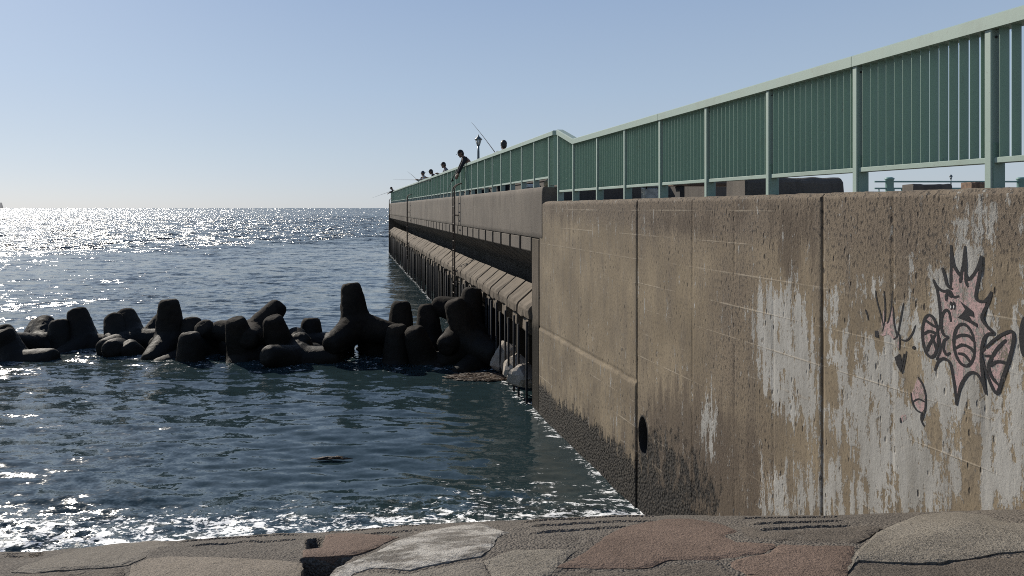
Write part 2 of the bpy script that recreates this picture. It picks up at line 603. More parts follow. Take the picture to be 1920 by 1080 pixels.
def ground_z(X, Y, rough=1.0):
    z = H - drop(X, Y)
    if rough:
        m = sstep(9.5, 5.5, np.abs(Y) + 0 * X)
        z = z + rough * m * (0.012 * vnoise(X, Y, 2.2, 3, 3) + 0.004 * vnoise(X, Y, 14, 5, 3))
    return z


def build_ground():
    ys = np.concatenate([np.linspace(-5, 2.4, 60)[:-1], np.arange(2.4, 3.0, 0.02), np.arange(3.0, 4.5, 0.0055), np.arange(4.5, 4.9, 0.02), np.geomspace(4.9, 12, 70)])
    xs = np.concatenate([np.linspace(-30, -4, 60)[:-1], np.arange(-4, 4.2, 0.014), np.linspace(4.2, 9, 14)])
    X, Y = np.meshgrid(xs, ys)
    Z = ground_z(X, Y)
    for g in GROOVES:
        gx, gy = np.array([p[0] for p in g]), np.array([p[1] for p in g])
        t_ = Y - np.interp(X, gx, gy)
        ends = sstep(gx[0] - .02, gx[0] + .06, X) * sstep(gx[-1] + .02, gx[-1] - .06, X)
        Z += ends * (0.0085 * sstep(-.002, .007, t_) * np.exp(-np.clip(t_, 0, 9) / 0.09) - 0.004 * sstep(.002, -.004, t_) * np.exp(-np.clip(-t_, 0, 9) / 0.03))
    pit = np.zeros_like(Z)
    for p, dep in zip(PITP, (0.10, 0.16, 0.08)):
        s = poly_sd(X, Y, p)
        Z -= dep * sstep(-0.01, 0.02, s)
    o = grid_mesh('revetment', np.stack([X, Y, Z], -1), M['rubble'])
    tag(o, kind='structure')
    return o


def rubble_mat():
    t = NT('exposed_aggregate')
    o = t.coord()
    big = t.noise(o, 1.3, 5)
    mid = t.noise(t.mapping(o, (1, 1, 1)), 11, 6, 0.65)
    v = t.voro(o, 85, out='Distance')
    vc = t.voro(o, 85, out='Color')
    base = t.mix(t.ss(big, 0.35, 0.65), (0.085, 0.072, 0.06), (0.14, 0.12, 0.098))
    base = t.mix(0.55, base, t.mix(t.math('MULTIPLY', 1.0, vc), (0.05, 0.043, 0.036), (0.21, 0.185, 0.155)))
    base = t.mix(t.math('MULTIPLY', t.ss(mid, 0.52, 0.7), 0.5), base, (0.065, 0.054, 0.045))
    base = t.mix(t.math('MULTIPLY', t.ss(v, 0.45, 0.8), .6), base, (0.04, 0.034, 0.028))
    h = t.math('ADD', t.math('MULTIPLY', v, -0.9), t.math('MULTIPLY', mid, 1.4))
    return t.done(base, 0.9, t.bump(h, 0.9, 0.012), spec=0.25)


M['rubble'] = rubble_mat()


def slab_mat(name, c0, c1, chalk=0.0, speck=0.4):
    t = NT(name)
    o = t.coord()
    big = t.noise(o, 1.8, 6, 0.6)
    mid = t.noise(o, 16, 6, 0.7)
    grit = t.noise(o, 120, 3, 0.7)
    base = t.mix(t.ss(big, 0.3, 0.7), c0, c1)
    base = t.mix(t.math('MULTIPLY', t.ss(mid, 0.5, 0.7), 0.4), base, tuple(x * 0.5 for x in c0))
    base = t.mix(t.math('MULTIPLY', t.ss(grit, 0.6, 0.72), speck), base, tuple(min(.6, x * 1.9) for x in c1))
    base = t.mix(t.math('MULTIPLY', t.ss(grit, 0.46, 0.36), min(1, speck * 1.6)), base, tuple(x * 0.35 for x in c0))
    g2 = t.noise(o, 55, 4, 0.7)
    base = t.mix(t.math('MULTIPLY', t.ss(g2, 0.56, 0.66), 0.55), base, tuple(x * 0.4 for x in c0))
    if chalk:
        k = t.noise(t.mapping(o, (1.0, 1.9, 1), rot=(0, 0, .5)), 3.4, 12, 0.78, dist=0.25)
        base = t.mix(t.math('MULTIPLY', t.ss(k, 0.43, 0.57), chalk), base, (0.5, 0.47, 0.42))
    h = t.math('ADD', t.math('ADD', grit, t.math('MULTIPLY', g2, -1.2)), t.math('MULTIPLY', mid, 0.8))
    return t.done(base, 0.9, t.bump(h, 1.0, 0.013), spec=0.2)


M['slab_grey'] = slab_mat('grey_slab_concrete', (0.18, 0.158, 0.13), (0.25, 0.222, 0.185))
M['slab_tan'] = slab_mat('tan_slab_concrete', (0.2, 0.17, 0.135), (0.275, 0.235, 0.19))
M['slab_chalk'] = slab_mat('chalky_slab_concrete', (0.14, 0.125, 0.105), (0.2, 0.18, 0.155), chalk=0.9)
M['slab_red'] = slab_mat('reddish_slab_concrete', (0.152, 0.108, 0.084), (0.205, 0.147, 0.115))
M['slab_pale'] = slab_mat('pale_slab_concrete', (0.21, 0.185, 0.15), (0.29, 0.26, 0.215), speck=0.6)
M['slab_dark'] = slab_mat('dark_slab_concrete', (0.115, 0.097, 0.079), (0.175, 0.148, 0.12), speck=0.6)


def revetment_slab(poly_px, m, label, lift=0.016, dome=0.0, fine=0.02, seed=1, rough=0.004):
    poly = [ground_pt(*p) for p in poly_px]
    # ragged outline
    r = random.Random(seed)
    P = []
    for i in range(len(poly)):
        a, b = Vector(poly[i]), Vector(poly[(i + 1) % len(poly)])
        L = (b - a).length
        n = max(1, int(L / 0.03))
        nn = Vector((-(b - a).y, (b - a).x)).normalized() if L > 1e-6 else Vector((0, 0))
        for k in range(n):
            q = a.lerp(b, k / n)
            o = 0.014 * mnoise.noise(Vector((q.x * 7, q.y * 7, seed))) + 0.008 * mnoise.noise(Vector((q.x * 31, q.y * 31, seed)))
            P.append(q + nn * o)
    bm = bmesh.new()
    vs = [bm.verts.new((p.x, p.y, 0)) for p in P]
    f = bm.faces.new(vs)
    bmesh.ops.triangulate(bm, faces=[f])
    x0, x1 = min(p.x for p in P), max(p.x for p in P)
    y0, y1 = min(p.y for p in P), max(p.y for p in P)
    step = 0.045
    x = x0 + step
    while x < x1:
        bmesh.ops.bisect_plane(bm, geom=bm.verts[:] + bm.edges[:] + bm.faces[:], plane_co=(x, 0, 0), plane_no=(1, 0, 0))
        x += step
    y = y0 + step
    while y < y1:
        bmesh.ops.bisect_plane(bm, geom=bm.verts[:] + bm.edges[:] + bm.faces[:], plane_co=(0, y, 0), plane_no=(0, 1, 0))
        y += step
    X = np.array([v.co.x for v in bm.verts])
    Y = np.array([v.co.y for v in bm.verts])
    Z = ground_z(X, Y, 0.55) + 0.006 + lift * 0.19 + rough * vnoise(X, Y, 9, seed, 3)
    sd = seg_dist(X, Y, [tuple(p) for p in P] + [tuple(P[0])])
    Z += dome * sstep(0, 0.35, sd) - 0.008 * sstep(0.02, 0, sd)
    for v, z in zip(bm.verts, Z): v.co.z = z
    bmesh.ops.recalc_face_normals(bm, faces=bm.faces)
    if sum(f.normal.z for f in bm.faces) < 0: bmesh.ops.reverse_faces(bm, faces=bm.faces)
    ext = bmesh.ops.extrude_face_region(bm, geom=bm.faces[:])
    dv = [g for g in ext['geom'] if isinstance(g, bmesh.types.BMVert)]
    keep = set(dv)
    for v in bm.verts:
        if v not in keep: v.co.z -= 0.10
    bmesh.ops.recalc_face_normals(bm, faces=bm.faces)
    me = bpy.data.meshes.new('concrete_slab')
    bm.to_mesh(me)
    bm.free()
    me.polygons.foreach_set('use_smooth', [False] * len(me.polygons))
    o = link('concrete_slab', me, m)
    tag(o, label, 'slab', 'cracked slabs on the shore revetment')
    return o


build_ground()
SLABS = [
    ([(610, 1006), (640, 1002), (700, 1004), (748, 1008), (706, 1028), (668, 1040), (655, 1042), (610, 1044), (568, 1045), (568, 1032), (588, 1031), (603, 1028), (610, 1016)],
     'slab_red', 'small reddish broken slab around the hole in the revetment', 0.03, 0.0),
    ([(22, 1072), (60, 1057), (110, 1040), (150, 1029), (250, 1018), (300, 1014.5), (322, 1026), (286, 1035), (275, 1046), (238, 1060), (150, 1067), (60, 1076)],
     'slab_grey', 'flat grey concrete slab at the far left of the shore edge', 0.02, 0.0),
    ([(0, 1092), (30, 1076), (150, 1070), (235, 1063), (228, 1120), (0, 1150)], 'slab_dark', 'dark gritty slab in the bottom left corner below the flat grey slab', 0.008, 0.0),
    ([(235, 1090), (247, 1060), (284, 1048), (330, 1046), (420, 1046), (520, 1050), (566, 1055), (563, 1100), (560, 1150), (240, 1150)],
     'slab_tan', 'tan slab left of the broken hole in the revetment', 0.02, 0.01),
    ([(612, 1090), (632, 1066), (705, 1034), (790, 1000), (850, 989), (905, 983), (922, 990), (956, 1000), (930, 1008), (926, 1024), (902, 1043), (830, 1055), (770, 1069), (700, 1064), (660, 1074), (640, 1100)],
     'slab_chalk', 'slab blotched with white chalky stains right of the broken hole', 0.024, 0.0),
    ([(650, 1082), (700, 1070), (770, 1075), (850, 1060), (900, 1053), (922, 1082), (940, 1150), (620, 1150)],
     'slab_grey', 'grey slab under the white stained slab at the bottom edge', 0.014, 0.0),
    ([(908, 1052), (962, 1030), (1020, 1029), (1082, 1032), (1050, 1060), (1030, 1082), (1010, 1150), (950, 1150), (925, 1080)],
     'slab_pale', 'pale slab between the white stained slab and the reddish slab', 0.016, 0.0),
    ([(1046, 1066), (1090, 1040), (1140, 1003), (1195, 983), (1250, 975), (1300, 975), (1362, 985), (1379, 997), (1359, 1006), (1380, 1018), (1450, 1021), (1456, 1027), (1425, 1040), (1385, 1047), (1340, 1051), (1255, 1053), (1222, 1064), (1170, 1068), (1100, 1066)],
     'slab_red', 'large reddish slab with a curved tongue in the middle of the shore', 0.022, 0.0),
    ([(1362, 1058), (1392, 1049), (1440, 1040), (1461, 1023), (1540, 1024), (1612, 1025), (1592, 1062), (1575, 1150), (1440, 1150), (1396, 1082)],
     'slab_red', 'smaller reddish slab beside the big pale domed slab', 0.018, 0.0),
    ([(1050, 1072), (1100, 1070), (1170, 1073), (1225, 1069), (1258, 1058), (1345, 1055), (1385, 1085), (1430, 1150), (1030, 1150)],
     'slab_dark', 'dark pitted slab below the large reddish slab at the bottom edge', 0.012, 0.0),
    ([(1588, 1072), (1602, 1046), (1640, 1004), (1690, 979), (1740, 966), (1790, 963), (1850, 970), (1900, 984), (1990, 990), (2000, 1034), (1920, 1037), (1850, 1044), (1760, 1056), (1680, 1056), (1610, 1053)],
     'slab_pale', 'big pale domed slab against the foot of the wall', 0.045, 0.03),
    ([(1584, 1090), (1608, 1057), (1680, 1060), (1765, 1060), (1850, 1049), (1990, 1040), (2040, 1150), (1570, 1150)],
     'slab_dark', 'dark broken slab in the bottom right corner under the domed slab', 0.012, 0.0),
    ([(1392, 985), (1440, 1000), (1520, 994), (1600, 988), (1668, 982), (1640, 1000), (1612, 1020), (1540, 1020), (1460, 1018), (1400, 1012), (1385, 1000)],
     'slab_dark', 'dark rough slab between the reddish slab tongue and the domed slab', 0.008, 0.0),
]
for i, (pp, m, lab, lift, dome) in enumerate(SLABS):
    revetment_slab(pp, M[m], lab, lift, dome, seed=20 + i, rough=0.012 if m == 'slab_dark' else 0.004)


# ------------------------------------------------------------------ near sea wall
PAINT_PX = [
    ([(1405, 600), (1425, 535), (1465, 540), (1490, 505), (1500, 545), (1518, 590), (1530, 640), (1538, 700), (1538, 830), (1500, 800), (1450, 770), (1420, 720)], 0.10),
    ([(1545, 545), (1570, 540), (1575, 620), (1600, 700), (1610, 560), (1640, 520), (1670, 512), (1676, 560), (1740, 600), (1735, 500), (1760, 490), (1785, 440), (1800, 400), (1815, 390), (1835, 440),
      (1848, 375), (1878, 385), (1872, 500), (1880, 700), (1900, 560), (1910, 420), (1925, 400), (2150, 380), (2150, 960), (1700, 975), (1640, 930), (1560, 800), (1543, 700)], 0.10),
    ([(1430, 880), (1470, 900), (1540, 860), (1620, 900), (1700, 940), (1700, 980), (1430, 980)], 0.2),
    ([(1310, 790), (1330, 720), (1345, 800), (1335, 880)], 0.1),
]
BARE_PX = [([(1795, 790), (1820, 780), (1838, 840), (1828, 880), (1835, 960), (1795, 960), (1800, 880), (1790, 830)], 0.03),
           ([(1620, 560), (1665, 545), (1670, 600), (1655, 650), (1628, 640)], 0.05),
           ([(1880, 420), (1897, 410), (1897, 560), (1882, 600)], 0.04),
           ([(1680, 640), (1730, 650), (1725, 740), (1690, 730)], 0.06),
           ([(1740, 760), (1765, 770), (1762, 860), (1745, 850)], 0.05),
           ([(1550, 690), (1570, 690), (1566, 760), (1550, 750)], 0.05)]
DAMP_PX = [([(1215, 700), (1300, 690), (1400, 760), (1460, 880), (1430, 970), (1200, 970), (1205, 860)], 0.35),
           ([(1440, 380), (1535, 370), (1530, 500), (1500, 560), (1450, 520)], 0.12),
           ([(1195, 385), (1420, 380), (1330, 460), (1220, 440)], 0.2),
           ([(1020, 385), (1100, 382), (1090, 440), (1060, 440)], 0.3)]
COARSE_PX = [([(1540, 370), (2100, 350), (2100, 420), (1800, 440), (1780, 520), (1700, 540), (1640, 500), (1560, 520)], 0.25),
             ([(1200, 380), (1540, 368), (1540, 440), (1400, 470), (1300, 440), (1200, 430)], 0.3),
             ([(1350, 480), (1420, 500), (1400, 760), (1340, 740)], 0.3),
             ([(1210, 780), (1420, 780), (1450, 970), (1200, 970)], 0.4)]


def px_mask(S, Z, items):
    m = np.zeros_like(S)
    for poly, soft in items:
        soft = soft * 2.2
        pl = [near_uv(*p) for p in poly]
        sd = poly_sd(S, Z, pl)
        m = np.maximum(m, sstep(-soft, soft, sd))
    return m


WALL_TOP = 4.28
LINES_Z = [4.118 - 0.334 * k for k in range(13)]
S_J1 = near_uv(1541, 500)[0]
S_J2 = near_uv(1194, 500)[0]
sea_wall = empty('sea_wall', frame(CN, RZN, 0), RZN)
tag(sea_wall, 'brown weathered concrete sea wall with white paint remains and graffiti', 'sea wall')
HOLE = near_uv(1206, 817)


def wall_panel(s0, s1, seed, ds):
    gap = 0.006
    s = np.arange(s0 + gap, s1 - gap, ds)
    s = np.append(s, s1 - gap)
    zz = np.concatenate([np.arange(-1.0, 0.0, 0.1), np.arange(0.0, WALL_TOP - 0.035, ds)])
    S, Z = np.meshgrid(s, zz)
    N = 0.0012 * vnoise(S, Z, 0.8, seed, 2) - 0.0012
    # formwork lines: slight ridges
    line = np.zeros_like(S)
    for k, lz in enumerate(LINES_Z):
        w = vnoise(S + 3 * k, Z * 0 + k, 0.9, 40 + k, 3)
        line = np.maximum(line, sstep(0.018, 0.004, np.abs(Z - lz - 0.006 * w)) * (0.55 + 0.6 * w))
    for lx in (1846, 1673, 1450, 1376, 1298, 1085):
        ls = near_uv(lx, 500)[0]
        if s0 < ls < s1: N -= 0.012 * sstep(0.014, 0.003, np.abs(S - ls)) * sstep(-.5, .3, vnoise(S * 0, Z, 1.3, int(ls * 7), 3))
    # chipped rim beside the open joints
    edge = np.minimum(S - s0, s1 - S)
    N -= 0.012 * sstep(0.025, 0.0, edge - 0.02 * np.abs(vnoise(S, Z, 5, seed + 9, 3)))
    # mussels near the water
    top = 0.56 + 0.012 * (15 - S) + 0.09 * vnoise(S, Z * 0, 1.2, 71, 3)
    algae = sstep(top + 0.5, top - 0.38, Z)
    S2 = near_uv(1194, 900)[0]
    algae = np.maximum(algae, 0.60 * sstep(1.3, 0, np.abs(S - (S2 - 1.1)) - 0.6) * sstep(2.3, 0.8, Z))
    algae = np.maximum(algae, 0.95 * sstep(0.13, 0.04, np.abs(S - HOLE[0] + 0.03)) * (Z < HOLE[1] - 0.22) * (Z > 0))
    N += 0.010 * sstep(.35, .8, algae) * np.abs(vnoise(S, Z, 18, 5, 2)) * (np.hypot(S - HOLE[0], Z - HOLE[1]) > .36)
    if seed == 7:                                   # old pour level: the foot of this panel stands a little proud
        pl = 1.735 + 0.012 * vnoise(S, Z * 0, 1.6, 55, 4) + 0.008 * vnoise(S, Z * 0, 9, 56, 2)
        N += 0.016 * sstep(pl + .004, pl - .012, Z) - 0.014 * sstep(.03, .008, np.abs(Z - pl - .018))
    paint = np.clip(px_mask(S, Z, PAINT_PX) - px_mask(S, Z, BARE_PX), 0, 1)
    coarse = np.clip(px_mask(S, Z, COARSE_PX) + 0.9 * sstep(WALL_TOP - 0.55, WALL_TOP - 0.15, Z), 0, 1)
    damp = np.clip(px_mask(S, Z, DAMP_PX), 0, 1) * 0.75 + 0.42 * sstep(1.9, 0.6, Z)
    P = np.stack([S, N, Z], -1)
    # chamfer, top and back rows
    rows, at = [P], {k: [v] for k, v in dict(paint=paint, algae=algae, coarse=coarse, damp=damp, joint_line=line).items()}
    rag = 0.012 * vnoise(s, s * 0, 6, seed + 3, 4) + 0.008 * vnoise(s, s * 0, 25, seed + 4, 2)
    for n_, z_, c_ in ((-0.010, WALL_TOP - 0.03, 1), (-0.03, WALL_TOP - 0.008, .9), (-0.07, WALL_TOP, .5), (-0.42, WALL_TOP, .3), (-0.45, WALL_TOP - 0.03, .3), (-0.45, -1.0, 0)):
        r = np.stack([s, np.full_like(s, n_) - (np.abs(rag) * 0.8 if n_ > -0.2 else 0), np.full_like(s, z_) + (rag * 0.6 if z_ > 3 else 0)], -1)
        rows.append(r[None])
        for k in at: at[k].append(np.full((1, len(s)), c_ if k == 'coarse' else 0.0))
    P = np.concatenate(rows, 0)
    at = {k: np.concatenate(v, 0) for k, v in at.items()}
    # end caps: fold first/last column back
    def capcol(i, sgn):
        c = P[:, [i]].copy()
        c[:, :, 1] = np.minimum(c[:, :, 1], -0.45)
        return c
    P = np.concatenate([capcol(0, 1), P, capcol(-1, 1)], 1)
    at = {k: np.concatenate([v[:, :1], v, v[:, -1:]], 1) for k, v in at.items()}
    o = grid_mesh('wall_panel', P, M['wall'], sea_wall, at, flip=True)
    return o


panel_near = wall_panel(1.2, S_J1, 5, 0.016)
panel_mid = wall_panel(S_J1, S_J2, 6, 0.02)
panel_far = wall_panel(S_J2, NEAR_S1 - 0.02, 7, 0.028)
# dark backing inside the open joints
jb = MB()
for sj in (S_J1, S_J2):
    jb.box(sj - 0.03, sj + 0.03, -0.3, -0.16, -1, WALL_TOP - 0.06)
jb.build('joint_filler', M['hole'], sea_wall)
# drain opening: faces cut out of the panel, an oval pipe behind
RX, RZ_ = 0.145, 0.255
bm = bmesh.new()
bm.from_mesh(panel_mid.data)
kill = [v for v in bm.verts if ((v.co.x - HOLE[0]) / (RX - .012)) ** 2 + ((v.co.z - HOLE[1]) / (RZ_ - .012)) ** 2 < 1 and v.co.y > -.1]
bmesh.ops.delete(bm, geom=kill, context='VERTS')
bm.to_mesh(panel_mid.data)
bm.free()
dh = MB()
n = 36
prof = [(1.09, 0.0015), (1.02, 0.004), (0.99, -0.004), (0.97, -0.42)]
dh.add([(HOLE[0] + RX * k_ * math.cos(2 * math.pi * k / n), y_, HOLE[1] + RZ_ * k_ * math.sin(2 * math.pi * k / n)) for k_, y_ in prof for k in range(n)],
       [(j * n + k, j * n + (k + 1) % n, (j + 1) * n + (k + 1) % n, (j + 1) * n + k) for j in range(3) for k in range(n)], True)
drain = dh.build('drain_pipe', M['hole'], sea_wall)


# graffiti: flat strokes of spray paint lying on the wall
def spray_mat(name, c, wear, fade=0.25):
    t = NT(name)
    o = t.coord()
    n1 = t.noise(t.mapping(o, (1, 1, 0.4)), 11, 8, 0.72)
    n2 = t.noise(o, 60, 4, 0.7)
    f = t.ss(t.math('ADD', t.math('MULTIPLY', n1, 0.7), t.math('MULTIPLY', n2, 0.3)), wear, wear + 0.08)
    base = t.mix(f, c, (0.29, 0.275, 0.25))
    base = t.mix(t.math('MULTIPLY', t.ss(n2, 0.6, 0.7), 0.35), base, (0.07, 0.06, 0.05))
    cv = t.math('ADD', t.attr('cover'), t.math('MULTIPLY', t.math('SUBTRACT', t.noise(o, 170, 3, 0.7), 0.5), 1.3))
    t.put(t.b.inputs['Alpha'], t.math('MULTIPLY', t.ss(cv, 0.22, 0.5), t.lin(f, 0, 1, 1.0, fade)))
    return t.done(base, 0.85, t.bump(n2, 0.5, 0.008), spec=0.25)


M['spray_black'] = spray_mat('black_spray_paint', (0.022, 0.022, 0.024), 0.60)
M['spray_pink'] = spray_mat('pink_spray_paint', (0.37, 0.255, 0.245), 0.475)
M['spray_white'] = spray_mat('white_spray_paint', (0.6, 0.6, 0.58), 0.8)


def gp(x, y):
    return near_uv(1620 + x / 3.0, 440 + y / 3.0)


def catmull(pts, n=8):
    out = []
    P = [pts[0]] + list(pts) + [pts[-1]]
    for i in range(1, len(P) - 2):
        for k in range(n):
            t = k / n
            p0, p1, p2, p3 = (np.array(P[j], float) for j in (i - 1, i, i + 1, i + 2))
            out.append(tuple(0.5 * (2 * p1 + (p2 - p0) * t + (2 * p0 - 5 * p1 + 4 * p2 - p3) * t * t + (3 * p1 - p0 - 3 * p2 + p3) * t ** 3)))
    out.append(tuple(pts[-1]))
    return out


def stroke(mb, pts, w=15, off=0.004, taper=0.55, sd=0):
    c = [Vector(gp(*p)) for p in catmull(pts)]
    k = w / 3.0 / F * 4.9 * 0.92 / 2
    n = len(c)
    L, R = [], []
    for i in range(n):
        t = (c[min(i + 1, n - 1)] - c[max(i - 1, 0)])
        t = t.normalized() if t.length > 1e-7 else Vector((1, 0))
        q = Vector((-t.y, t.x))
        e = i / max(1, n - 1)
        ww = k * (taper + (1 - taper) * min(1, 4 * min(e, 1 - e) + 0.15)) * (1 + 0.18 * mnoise.noise(Vector((i * 0.21, w, sd))))
        q.x *= 1.25
        L.append(c[i] + q * ww)
        R.append(c[i] - q * ww)
    b = len(mb.v)
    vs = []
    for g_, cv in ((1.25, 0.0), (0.72, 1.0), (-0.72, 1.0), (-1.25, 0.0)):
        for i in range(n):
            p = c[i] + (L[i] - c[i]) * g_
            mb.cov[b + len(vs)] = cv
            vs.append((p.x, off, p.y))
    mb.add(vs, [(r * n + i, r * n + i + 1, (r + 1) * n + i + 1, (r + 1) * n + i) for r in range(3) for i in range(n - 1)])


def blob(mb, pts, off=0.0045):
    vs = [gp(*p) for p in pts]
    bm_poly = [(v[0], off, v[1]) for v in vs]
    mb.add(bm_poly, [tuple(range(len(vs)))])


def ell(cx, cy, rx, ry, rot=0, a0=0, a1=360, n=18):
    r = math.radians(rot)
    o = []
    for i in range(n + 1):
        a = math.radians(a0 + (a1 - a0) * i / n)
        x, y = rx * math.cos(a), ry * math.sin(a)
        o.append((cx + x * math.cos(r) - y * math.sin(r), cy + x * math.sin(r) + y * math.cos(r)))
    return o


pk = MB()
blob(pk, [(490, 290), (489, 170), (520, 215), (546, 248), (558, 215), (574, 190), (578, 262), (606, 250), (648, 200), (632, 300), (634, 355), (655, 375), (690, 362), (668, 440), (665, 470),
          (690, 515), (725, 555), (690, 572), (664, 620), (660, 700), (664, 760), (672, 835), (640, 785), (600, 772), (560, 820), (535, 880), (520, 950), (508, 800), (490, 730), (466, 702), (425, 705),
          (428, 640), (420, 560), (430, 500), (428, 400), (416, 322), (460, 325), (486, 322)], 0.0008)
blob(pk, ell(373, 570, 44, 112), 0.0008)
blob(pk, [(672, 660), (730, 620), (780, 575), (838, 552), (842, 610), (815, 705), (782, 800), (748, 885), (715, 840), (690, 770)], 0.0008)
pk2 = MB()
blob(pk2, [(112, 420), (118, 490), (135, 490), (150, 420), (160, 400), (172, 500), (180, 570), (165, 590), (140, 560), (105, 570), (60, 560), (95, 520)], 0.0008)
blob(pk2, [(170, 590), (200, 575), (200, 640), (180, 630)], 0.0008)
pk3 = MB()
blob(pk3, [(300, 805), (330, 850), (342, 900), (340, 980), (325, 1000), (300, 975), (275, 930), (270, 890), (285, 850)], 0.0008)
blob(pk3, [(205, 1020), (232, 1010), (240, 1035), (215, 1055)], 0.0008)

bk = MB()
MAIN = [
    [(489, 58), (492, 140), (490, 220), (489, 295)], [(490, 62), (503, 160), (528, 212), (549, 240), (541, 272)], [(568, 62), (562, 150), (550, 215), (540, 268)],
    [(569, 66), (572, 180), (574, 255), (586, 296)], [(661, 118), (640, 185), (612, 232), (586, 252), (574, 215)], [(661, 118), (656, 190), (640, 280), (630, 340), (640, 368), (675, 377), (700, 352), (718, 320)],
    [(719, 320), (706, 370), (676, 430), (664, 470), (690, 512), (731, 556), (698, 560), (674, 590), (660, 650), (658, 700)], [(657, 662), (664, 760), (674, 840), (688, 900)],
    [(680, 870), (650, 800), (620, 776), (590, 782), (560, 820), (538, 872), (521, 958)], [(520, 960), (514, 880), (503, 800), (488, 730), (468, 704), (440, 698), (415, 720), (398, 766)],
    [(408, 705), (430, 650), (424, 590), (415, 545), (430, 500), (430, 440), (424, 380), (414, 320), (390, 256)], [(389, 252), (414, 296), (448, 318), (482, 316), (505, 350), (535, 345)],
    [(440, 185), (455, 230), (470, 285), (502, 308)], [(490, 490), (481, 440), (462, 424), (441, 455), (435, 510), (449, 562), (476, 573)], [(478, 573), (451, 600), (448, 640), (465, 674), (487, 664)],
    ell(565, 620, 58, 118, -6, 0, 360, 26), [(508, 585), (545, 566), (590, 570), (618, 600)], [(516, 640), (555, 620), (600, 638), (622, 668)], [(528, 668), (565, 676), (598, 716)],
    ell(373, 570, 43, 118, -3, 0, 360, 26), [(333, 562), (368, 544), (412, 556)], [(345, 480), (380, 505), (408, 520)], [(404, 560), (372, 612), (350, 660)], [(376, 560), (398, 610), (412, 655)],
    [(664, 660), (722, 600), (782, 560), (834, 545), (842, 600), (818, 700), (784, 800), (750, 890), (718, 848), (690, 775), (662, 690)],
    [(680, 682), (718, 688), (702, 742), (722, 802), (762, 850)], [(720, 690), (752, 640), (802, 590)], [(708, 738), (752, 714), (806, 722)],
    [(462, 372), (470, 330), (488, 345), (496, 352)],
]
for i, s_ in enumerate(MAIN):
    stroke(bk, s_, 17, 0.0012 + 0.00006 * i, sd=i)
blob(bk, [(540, 372), (580, 402), (614, 430), (621, 462), (590, 455), (606, 480), (640, 500), (638, 522), (604, 500), (570, 482), (528, 466), (552, 446), (570, 420)], 0.0034)
for cx in (490, 507): blob(bk, ell(cx, 398, 7, 24, 0, 0, 340, 14), 0.0036)
bk2 = MB()
LEFT = [[(65, 315), (75, 380), (103, 480), (112, 530)], [(112, 315), (119, 400), (116, 490), (104, 545)], [(160, 315), (156, 400), (140, 480), (128, 500)], [(163, 400), (170, 500), (186, 572)],
        [(222, 385), (205, 480), (186, 570), (164, 588)], [(200, 558), (201, 600), (199, 650)], [(203, 588), (240, 594), (270, 560), (290, 508)], [(8, 420), (18, 450), (26, 482)],
        [(240, 655), (228, 720), (214, 782)], [(226, 668), (214, 730), (205, 770)]]
for i, s_ in enumerate(LEFT): stroke(bk2, s_, 10, 0.0012 + 0.00006 * i, taper=0.4, sd=40 + i)
blob(bk2, [(60, 540), (80, 540), (84, 580), (64, 575)], 0.0024)
blob(bk2, [(172, 690), (205, 668), (216, 742), (208, 775), (186, 735)], 0.0024)
blob(bk2, ell(281, 635, 10, 10, 0, 0, 340, 12), 0.0024)
bk3 = MB()
for i, s_ in enumerate([[(304, 800), (330, 842), (346, 902), (345, 975), (326, 1050)], [(264, 888), (275, 950), (298, 988), (326, 1002)], [(274, 942), (308, 925), (345, 942)], [(326, 1000), (322, 1040), (338, 1078)], [(206, 1030), (206, 1058)]]):
    stroke(bk3, s_, 11, 0.0012 + 0.00006 * i, sd=60 + i)
bk4 = MB()
blob(bk4, ell(905, 575, 32, 118, 0, 0, 345, 20), 0.0016)
wh = MB()
for cx in (490, 507): blob(wh, ell(cx, 406, 3.2, 9, 0, 0, 340, 10), 0.0042)


def cover(o, mb):
    o.data.attributes.new('cover', 'FLOAT', 'POINT')
    o.data.attributes['cover'].data.foreach_set('value', np.array([mb.cov.get(i, 1.0) for i in range(len(mb.v))], np.float32))
    return o


for fill, line_, lab in ((pk, bk, 'spiky pink graffiti outlined in black'), (pk2, bk2, 'faded graffiti crown with pink remains'), (pk3, bk3, 'small faded pink graffiti oval'), (None, bk4, 'black graffiti patch cut by the frame edge')):
    main = cover(line_.build('graffiti', M['spray_black'], panel_near, fixn=False), line_)
    main['label'] = lab
    if fill: cover(fill.build('pink_paint', M['spray_pink'], main, fixn=False), fill)
    if fill is pk: cover(wh.build('white_paint', M['spray_white'], main, fixn=False), wh)


# ------------------------------------------------------------------ pier
pier = empty('pier', frame(CP, RZP, PIER_S0), RZP)
tag(pier, 'long concrete fishing pier with a ribbed wave absorbing side running out to sea', 'pier')
PL = PIER_S1 - PIER_S0
P0 = -0.27
